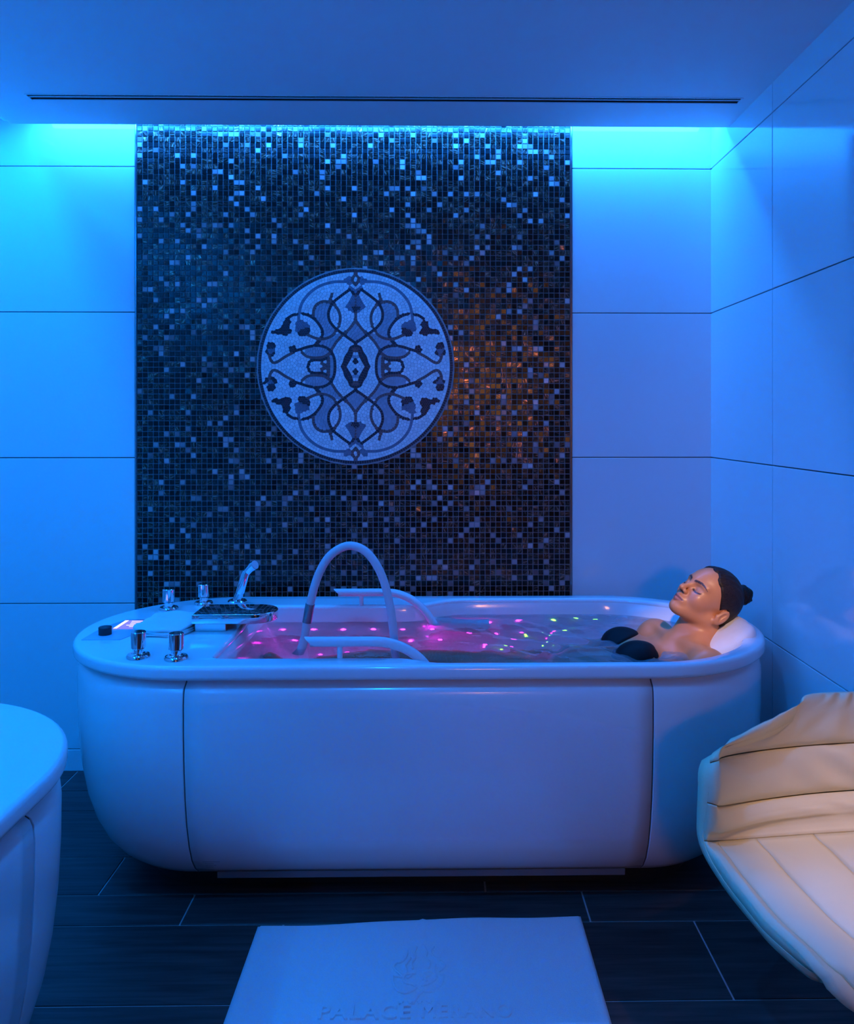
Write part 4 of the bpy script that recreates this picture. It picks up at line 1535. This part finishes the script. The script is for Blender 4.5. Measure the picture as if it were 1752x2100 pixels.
# torso and limbs (lying back in the tub, head to the right)
ell((0.735, 2.665, 0.610), (0.125, 0.150, 0.088), 0.03)                       # rib cage / upper chest
cone((0.66, 2.665, 0.58), (0.42, 2.67, 0.47), 0.105, 0.095, 0.06)
ell((0.50, 2.67, 0.50), (0.13, 0.125, 0.085), 0.05)
ell((0.22, 2.68, 0.415), (0.15, 0.165, 0.10), 0.06)
NECK = np.array((0.826, 2.662, 0.690))
cone((0.852, 2.50, 0.662), (0.785, 2.82, 0.672), 0.052, 0.050, 0.05)           # shoulder girdle
ell((0.845, 2.488, 0.660), (0.060, 0.055, 0.060), 0.04)
ell((0.775, 2.832, 0.672), (0.060, 0.055, 0.058), 0.04)
for s_, sy in ((-1, 2.488), (1, 2.832)):
    sx = 0.845 if s_ < 0 else 0.775
    el = (0.60, sy - 0.0 + s_ * 0.035, 0.545)
    wr_ = (0.38, sy - s_ * 0.01, 0.47)
    cone((sx, sy, 0.655), el, 0.047, 0.038, 0.035)
    cone(el, wr_, 0.038, 0.026, 0.02)
    hd = (0.31, sy - s_ * 0.02, 0.455)
    ell(hd, (0.048, 0.038, 0.016), 0.02)
    for q, (dy, L_) in enumerate(((-0.028, 0.055), (-0.010, 0.07), (0.009, 0.066), (0.027, 0.05))):
        cone((hd[0] - 0.035, hd[1] + dy, hd[2]), (hd[0] - 0.04 - L_, hd[1] + dy * 1.15, hd[2] - 0.018), 0.0105, 0.009, 0.006)
    cone((hd[0] + 0.01, hd[1] - s_ * 0.035, hd[2]), (hd[0] - 0.035, hd[1] - s_ * 0.062, hd[2] - 0.01), 0.012, 0.0095, 0.008)
    # legs
    hip, kn, an = (0.17, 2.68 + s_ * 0.085, 0.415), (-0.22, 2.68 + s_ * 0.085, 0.475), (-0.53, 2.68 + s_ * 0.07, 0.385)
    cone(hip, kn, 0.085, 0.056, 0.04)
    cone(kn, an, 0.054, 0.036, 0.03)
    cone(an, (-0.58, 2.68 + s_ * 0.075, 0.50), 0.035, 0.022, 0.02)
BR = [(0.652, 2.580, 0.668), (0.640, 2.742, 0.672)]
for c in BR: ell(c, (0.070, 0.066, 0.052), 0.035)
# neck, collar bones
cone(NECK + np.array((-0.002, 0, 0.0)), hw(-0.012, -0.035, 0.0), 0.056, 0.050, 0.04)
cone((0.845, 2.58, 0.700), hw(-0.045, -0.045, 0.02), 0.035, 0.040, 0.04)        # trapezius
cone((0.790, 2.655, 0.712), (0.835, 2.52, 0.712), 0.009, 0.011, 0.022)
cone((0.780, 2.675, 0.712), (0.775, 2.80, 0.716), 0.009, 0.011, 0.022)
cone(NECK + np.array((-0.035, -0.01, 0.01)), hw(0.0, -0.02, 0.055), 0.010, 0.014, 0.025)
# head
hell(0.000, 0.050, 0, 0.096, 0.084, 0.074, 0.02)
hell(0.040, 0.046, 0, 0.064, 0.064, 0.064, 0.02)
hell(0.046, -0.005, 0, 0.054, 0.066, 0.060, 0.02)
hell(0.040, -0.042, 0, 0.058, 0.036, 0.046, 0.02)
for s_ in (-1, 1):
    hcone((0.006, -0.036, s_ * 0.050), (0.076, -0.068, s_ * 0.016), 0.018, 0.017, 0.022)
    hell(0.066, -0.008, s_ * 0.040, 0.026, 0.024, 0.020, 0.02)
    hcone((0.096, 0.040, s_ * 0.008), (0.080, 0.040, s_ * 0.046), 0.010, 0.008, 0.014)
hell(0.086, -0.070, 0, 0.021, 0.018, 0.021, 0.015)                             # chin
for s_ in (-1, 1):
    hell(0.106, 0.019, s_ * 0.030, 0.019, 0.012, 0.017, 0.012, sub=True)       # eye sockets
    hell(0.0795, 0.0175, s_ * 0.0305, 0.0150, 0.0135, 0.0155, 0.004)             # closed lids
hcone((0.097, 0.028, 0), (0.119, -0.006, 0), 0.0075, 0.0080, 0.010)            # nose
hell(0.1205, -0.0095, 0, 0.0105, 0.0088, 0.0098, 0.007)
for s_ in (-1, 1):
    hell(0.1085, -0.0135, s_ * 0.0115, 0.0095, 0.0070, 0.0065, 0.006)
    hell(0.113, -0.0205, s_ * 0.0065, 0.0050, 0.0030, 0.0032, 0.002, sub=True)
hell(0.092, -0.040, 0, 0.018, 0.020, 0.026, 0.012)                             # muzzle
for s_ in (-1, 1):
    hcone((0.1100, -0.0365, s_ * 0.0035), (0.0985, -0.0395, s_ * 0.0215), 0.0056, 0.0030, 0.004)
    hcone((0.1080, -0.0485, 0.0), (0.0985, -0.0435, s_ * 0.0205), 0.0066, 0.0030, 0.004)
    hcone((0.1165, -0.0425, 0.0), (0.1010, -0.0412, s_ * 0.0235), 0.0017, 0.0016, 0.0025, sub=True)
# ears
for s_ in (-1, 1):
    c_, n_ = math.cos(0.25), math.sin(0.25)
    eax = np.array((HF * c_ + HU * n_, HU * c_ - HF * n_, HS))
    ell(hw(-0.014, 0.004, s_ * 0.078), (0.0185, 0.032, 0.0100), 0.004, eax)
    hell(-0.004, -0.022, s_ * 0.072, 0.010, 0.011, 0.0065, 0.006)
    ell(hw(-0.011, 0.007, s_ * 0.0885), (0.0105, 0.0195, 0.0085), 0.002, eax, sub=True)
    hcone((-0.020, 0.020, s_ * 0.083), (-0.014, -0.006, s_ * 0.082), 0.0026, 0.0030, 0.002)
    hell(0.004, -0.002, s_ * 0.075, 0.0045, 0.0065, 0.0045, 0.003)

def surface_net(Fd, gx, gy, gz):
    ins = Fd < 0
    nx, ny, nz = Fd.shape
    cnt = np.zeros((nx - 1, ny - 1, nz - 1), np.int8)
    for a in (0, 1):
        for b_ in (0, 1):
            for c in (0, 1):
                cnt += ins[a:nx - 1 + a, b_:ny - 1 + b_, c:nz - 1 + c]
    act = (cnt > 0) & (cnt < 8)
    idx = np.full(act.shape, -1, np.int64)
    I, Jj, K = np.nonzero(act)
    idx[I, Jj, K] = np.arange(len(I))
    pos = np.zeros((len(I), 3))
    num = np.zeros(len(I))
    G = (gx, gy, gz)
    base = (I, Jj, K)
    for ax in range(3):
        o1, o2 = [q for q in range(3) if q != ax]
        for a in (0, 1):
            for b_ in (0, 1):
                off = [0, 0, 0]
                off[o1], off[o2] = a, b_
                p0 = [base[q] + off[q] for q in range(3)]
                p1 = list(p0)
                p1[ax] = p0[ax] + 1
                f0, f1 = Fd[tuple(p0)], Fd[tuple(p1)]
                cr = (f0 < 0) != (f1 < 0)
                t = np.where(cr, f0 / np.where(cr, f0 - f1, 1), 0)
                P_ = np.zeros((len(I), 3))
                for q in range(3):
                    P_[:, q] = G[q][p0[q]]
                P_[:, ax] = G[ax][p0[ax]] + t * (G[ax][p1[ax]] - G[ax][p0[ax]])
                pos[cr] += P_[cr]
                num[cr] += 1
    pos /= num[:, None]
    faces = []
    for ax in range(3):
        o1, o2 = (ax + 1) % 3, (ax + 2) % 3
        sl0 = [slice(1, -1)] * 3
        sl0[ax] = slice(0, Fd.shape[ax] - 1)
        sl1 = list(sl0)
        sl1[ax] = slice(1, Fd.shape[ax])
        a, b_ = ins[tuple(sl0)], ins[tuple(sl1)]
        for flip in (False, True):
            m_ = (a & ~b_) if not flip else (~a & b_)
            E = list(np.nonzero(m_))
            for q in range(3):
                if q != ax: E[q] = E[q] + 1
            def cell(d1, d2):
                e = [x.copy() for x in E]
                e[o1] += d1
                e[o2] += d2
                return idx[tuple(e)]
            q4 = np.stack([cell(-1, -1), cell(0, -1), cell(0, 0), cell(-1, 0)], 1)
            if flip: q4 = q4[:, ::-1]
            faces.append(q4)
    return pos, np.concatenate(faces)

def relax(pos, faces, it, lam=0.5):
    e = np.concatenate([faces[:, [0, 1]], faces[:, [1, 2]], faces[:, [2, 3]], faces[:, [3, 0]]])
    e = np.concatenate([e, e[:, ::-1]])
    for _ in range(it):
        acc = np.zeros_like(pos)
        n = np.zeros(len(pos))
        np.add.at(acc, e[:, 0], pos[e[:, 1]])
        np.add.at(n, e[:, 0], 1)
        pos = pos + lam * (acc / n[:, None] - pos)
    return pos

def quad_mesh(pos, faces):
    me = bpy.data.meshes.new('body')
    n = len(faces)
    me.vertices.add(len(pos))
    me.vertices.foreach_set('co', np.asarray(pos, np.float32).ravel())
    me.loops.add(n * 4)
    me.loops.foreach_set('vertex_index', np.asarray(faces, np.int32).ravel())
    me.polygons.add(n)
    me.polygons.foreach_set('loop_start', np.arange(0, n * 4, 4, dtype=np.int32))
    me.polygons.foreach_set('use_smooth', np.ones(n, dtype=bool))
    me.update(calc_edges=True)
    me.validate()
    return me

def head_local(pos):
    d = pos - H0
    return d @ HF, d @ HU, d @ HS
WB = np.array((0.5, 2.67, 0.3))
pos, faces = surface_net(FIELD, GX, GY, GZ)
pos = relax(pos, faces, 2, 0.4)
hf, hu, hs_ = head_local(pos)
SK = np.array((0.56, 0.235, 0.095))
tint = np.tile(SK, (len(pos), 1))
def blend(mask, col):
    global tint
    m_ = np.clip(mask, 0, 1)[:, None]
    tint = tint * (1 - m_) + np.array(col) * m_
face_m = (hf > 0.06)
# cheeks, lips, brows, lash line
for s_ in (-1, 1):
    blend(0.35 * np.exp(-(((hu + 0.012) / 0.018) ** 2 + ((hs_ - s_ * 0.042) / 0.02) ** 2)) * face_m, (0.55, 0.22, 0.15))
lipw = 0.024
lip_u = np.where(hu > -0.0425, (hu + 0.0425) / 0.0095, (hu + 0.0425) / 0.0125)
inlip = (np.abs(lip_u) < 1 - (hs_ / lipw) ** 2) & (hf > 0.09) & (np.abs(hs_) < lipw)
blend(inlip * 0.85, (0.34, 0.12, 0.10))
blend(((np.abs(hu + 0.0423) < 0.0017) & (np.abs(hs_) < 0.023) & (hf > 0.09)) * 0.8, (0.09, 0.03, 0.03))
for s_ in (-1, 1):
    ss = hs_ * s_
    bc = np.interp(ss, [0.008, 0.02, 0.034, 0.046, 0.056], [0.0345, 0.0385, 0.0415, 0.0395, 0.034])
    bw = np.interp(ss, [0.007, 0.012, 0.03, 0.045, 0.056], [0.0028, 0.0038, 0.0038, 0.0026, 0.001])
    blend(((np.abs(hu - bc) < bw) & (ss > 0.008) & (ss < 0.056) & (hf > 0.05)) * 0.92, (0.02, 0.012, 0.009))
    lc = np.interp(ss, [0.015, 0.022, 0.031, 0.040, 0.048], [0.0125, 0.0085, 0.0068, 0.0085, 0.0125])
    blend(((np.abs(hu - lc) < 0.0033) & (ss > 0.015) & (ss < 0.049) & (hf > 0.06)) * 0.95, (0.012, 0.008, 0.007))
    blend(0.35 * np.exp(-(((hu - 0.018) / 0.010) ** 2 + ((ss - 0.031) / 0.016) ** 2)) * face_m, (0.36, 0.17, 0.11))
blend(((hu + 0.0195) ** 2 / 0.0032 ** 2 + (np.abs(hs_) - 0.0068) ** 2 / 0.0036 ** 2 < 1) * (hf > 0.1) * 0.8, (0.10, 0.04, 0.03))
wm = quad_mesh(pos - WB, faces)
point_attr(wm, 'tint', np.concatenate([tint, np.ones((len(tint), 1))], 1))
woman = link('person', wm, M_SKIN, None, tuple(WB))
tag(woman, 'person in a black bikini lying back in the tub with closed eyes', 'person')

# hair: cap with hairline, nape and bun
def sub_field(lo, hi):
    sl = block(lo, hi)
    return sl, coords(sl)
sl, (X, Y, Z) = sub_field((0.78, 2.54, 0.72), (1.10, 2.75, 0.98))
dX, dY, dZ = X - H0[0], Y - H0[1], Z - H0[2]
LF = dX * HF[0] + dY * HF[1] + dZ * HF[2]
LU = dX * HU[0] + dY * HU[1] + dZ * HU[2]
LS = dX * HS[0] + dY * HS[1] + dZ * HS[2]
def le(f_, u_, s_, rf, ru, rs): return d_ell(LF, LU, LS, (f_, u_, s_), EYE3, (rf, ru, rs))
cap = smin(le(-0.002, 0.052, 0, 0.1015, 0.0890, 0.0795), le(0.038, 0.049, 0, 0.069, 0.067, 0.0685), 0.02)
cap = smin(cap, le(-0.046, 0.004, 0, 0.052, 0.062, 0.058), 0.02)
hl_ = np.interp(LU, [-0.06, -0.03, -0.012, 0.0, 0.014, 0.030, 0.045, 0.065, 0.085, 0.105, 0.13], [-0.052, -0.045, -0.036, -0.028, 0.006, 0.026, 0.040, 0.056, 0.070, 0.078, 0.085])
hl_ = hl_ + 0.004 * np.sin(LS * 160) - 0.10 * np.maximum(0, np.abs(LS) - 0.055)
hair = smax(cap, (LF - hl_) * 0.8, 0.006)
hair = smax(hair, -le(-0.012, 0.003, 0.080, 0.0205, 0.034, 0.022), 0.004)
hair = smin(hair, le(-0.070, 0.108, 0.0, 0.030, 0.030, 0.030), 0.012)
bunf, bunu = LF + 0.082, LU - 0.116
ang = np.arctan2(bunu, bunf)
bun = le(-0.082, 0.116, 0.004, 0.031, 0.033, 0.034) + 0.0016 * np.sin(5 * ang + 90 * LS) + 0.0010 * np.sin(11 * ang - 60 * LS)
hair = smin(hair, bun, 0.006)
hair += 0.0005 * np.sin(LS * 420 + 3 * np.sin(LU * 40)) * (LF > -0.06)
hp_, hfc = surface_net(hair.astype(np.float32), GX[sl[0]], GY[sl[1]], GZ[sl[2]])
hp_ = relax(hp_, hfc, 1, 0.3)
link('hair', quad_mesh(hp_ - WB, hfc), M_HAIR, woman)
# bikini top: shell offset from the body over the two cups, and bands
sl, (X, Y, Z) = sub_field((0.52, 2.44, 0.56), (0.88, 2.90, 0.78))
body = FIELD[sl]
reg = None
for (c, r) in ((BR[0], (0.082, 0.074, 0.080)), (BR[1], (0.080, 0.070, 0.080))):
    d = d_ell(X, Y, Z, (c[0] - 0.022, c[1], c[2] + 0.012), EYE3, r)
    reg = d if reg is None else np.minimum(reg, d)
band = d_cone(X, Y, Z, (0.615, 2.46, 0.62), (0.60, 2.88, 0.63), 0.022, 0.022)
band = np.minimum(band, d_cone(X, Y, Z, (0.70, 2.555, 0.70), (0.72, 2.47, 0.66), 0.010, 0.010))
reg = np.minimum(reg, band)
suit = smax(body - 0.0045, reg, 0.004)
bp_, bfc = surface_net(suit.astype(np.float32), GX[sl[0]], GY[sl[1]], GZ[sl[2]])
bp_ = relax(bp_, bfc, 2, 0.4)
link('bikini_top', quad_mesh(bp_ - WB, bfc), M_SUIT, woman)

# head pillow
def pillow():
    v, f = [], []
    nu, nv = 48, 24
    for j in range(nv + 1):
        b_ = -math.pi / 2 + math.pi * j / nv
        for i in range(nu):
            a = 2 * math.pi * i / nu
            se = lambda t, e: math.copysign(abs(t) ** e, t)
            x = 0.100 * se(math.cos(b_), 0.55) * se(math.cos(a), 0.55)
            y = 0.155 * se(math.cos(b_), 0.55) * se(math.sin(a), 0.55)
            z = 0.036 * se(math.sin(b_), 0.75)
            edge = max(abs(x) / 0.100, abs(y) / 0.155)
            z += 0.0035 * math.sin(46 * y + 20 * x) * edge ** 6
            x += 0.003 * math.sin(90 * y) * (edge ** 8)
            v.append((x, y, z))
    for j in range(nv):
        for i in range(nu):
            i2 = (i + 1) % nu
            f.append((j * nu + i, j * nu + i2, (j + 1) * nu + i2, (j + 1) * nu + i))
    return fix_normals(mesh(v, f, True, None))
pw = link('bath_pillow', pillow(), M_PILLOW, None, (0.935, 2.665, 0.722))
pw.rotation_euler = (0, math.radians(-30), math.radians(8))
tag(pw, 'white ruffled bath pillow under the head of the bathing woman', 'pillow')
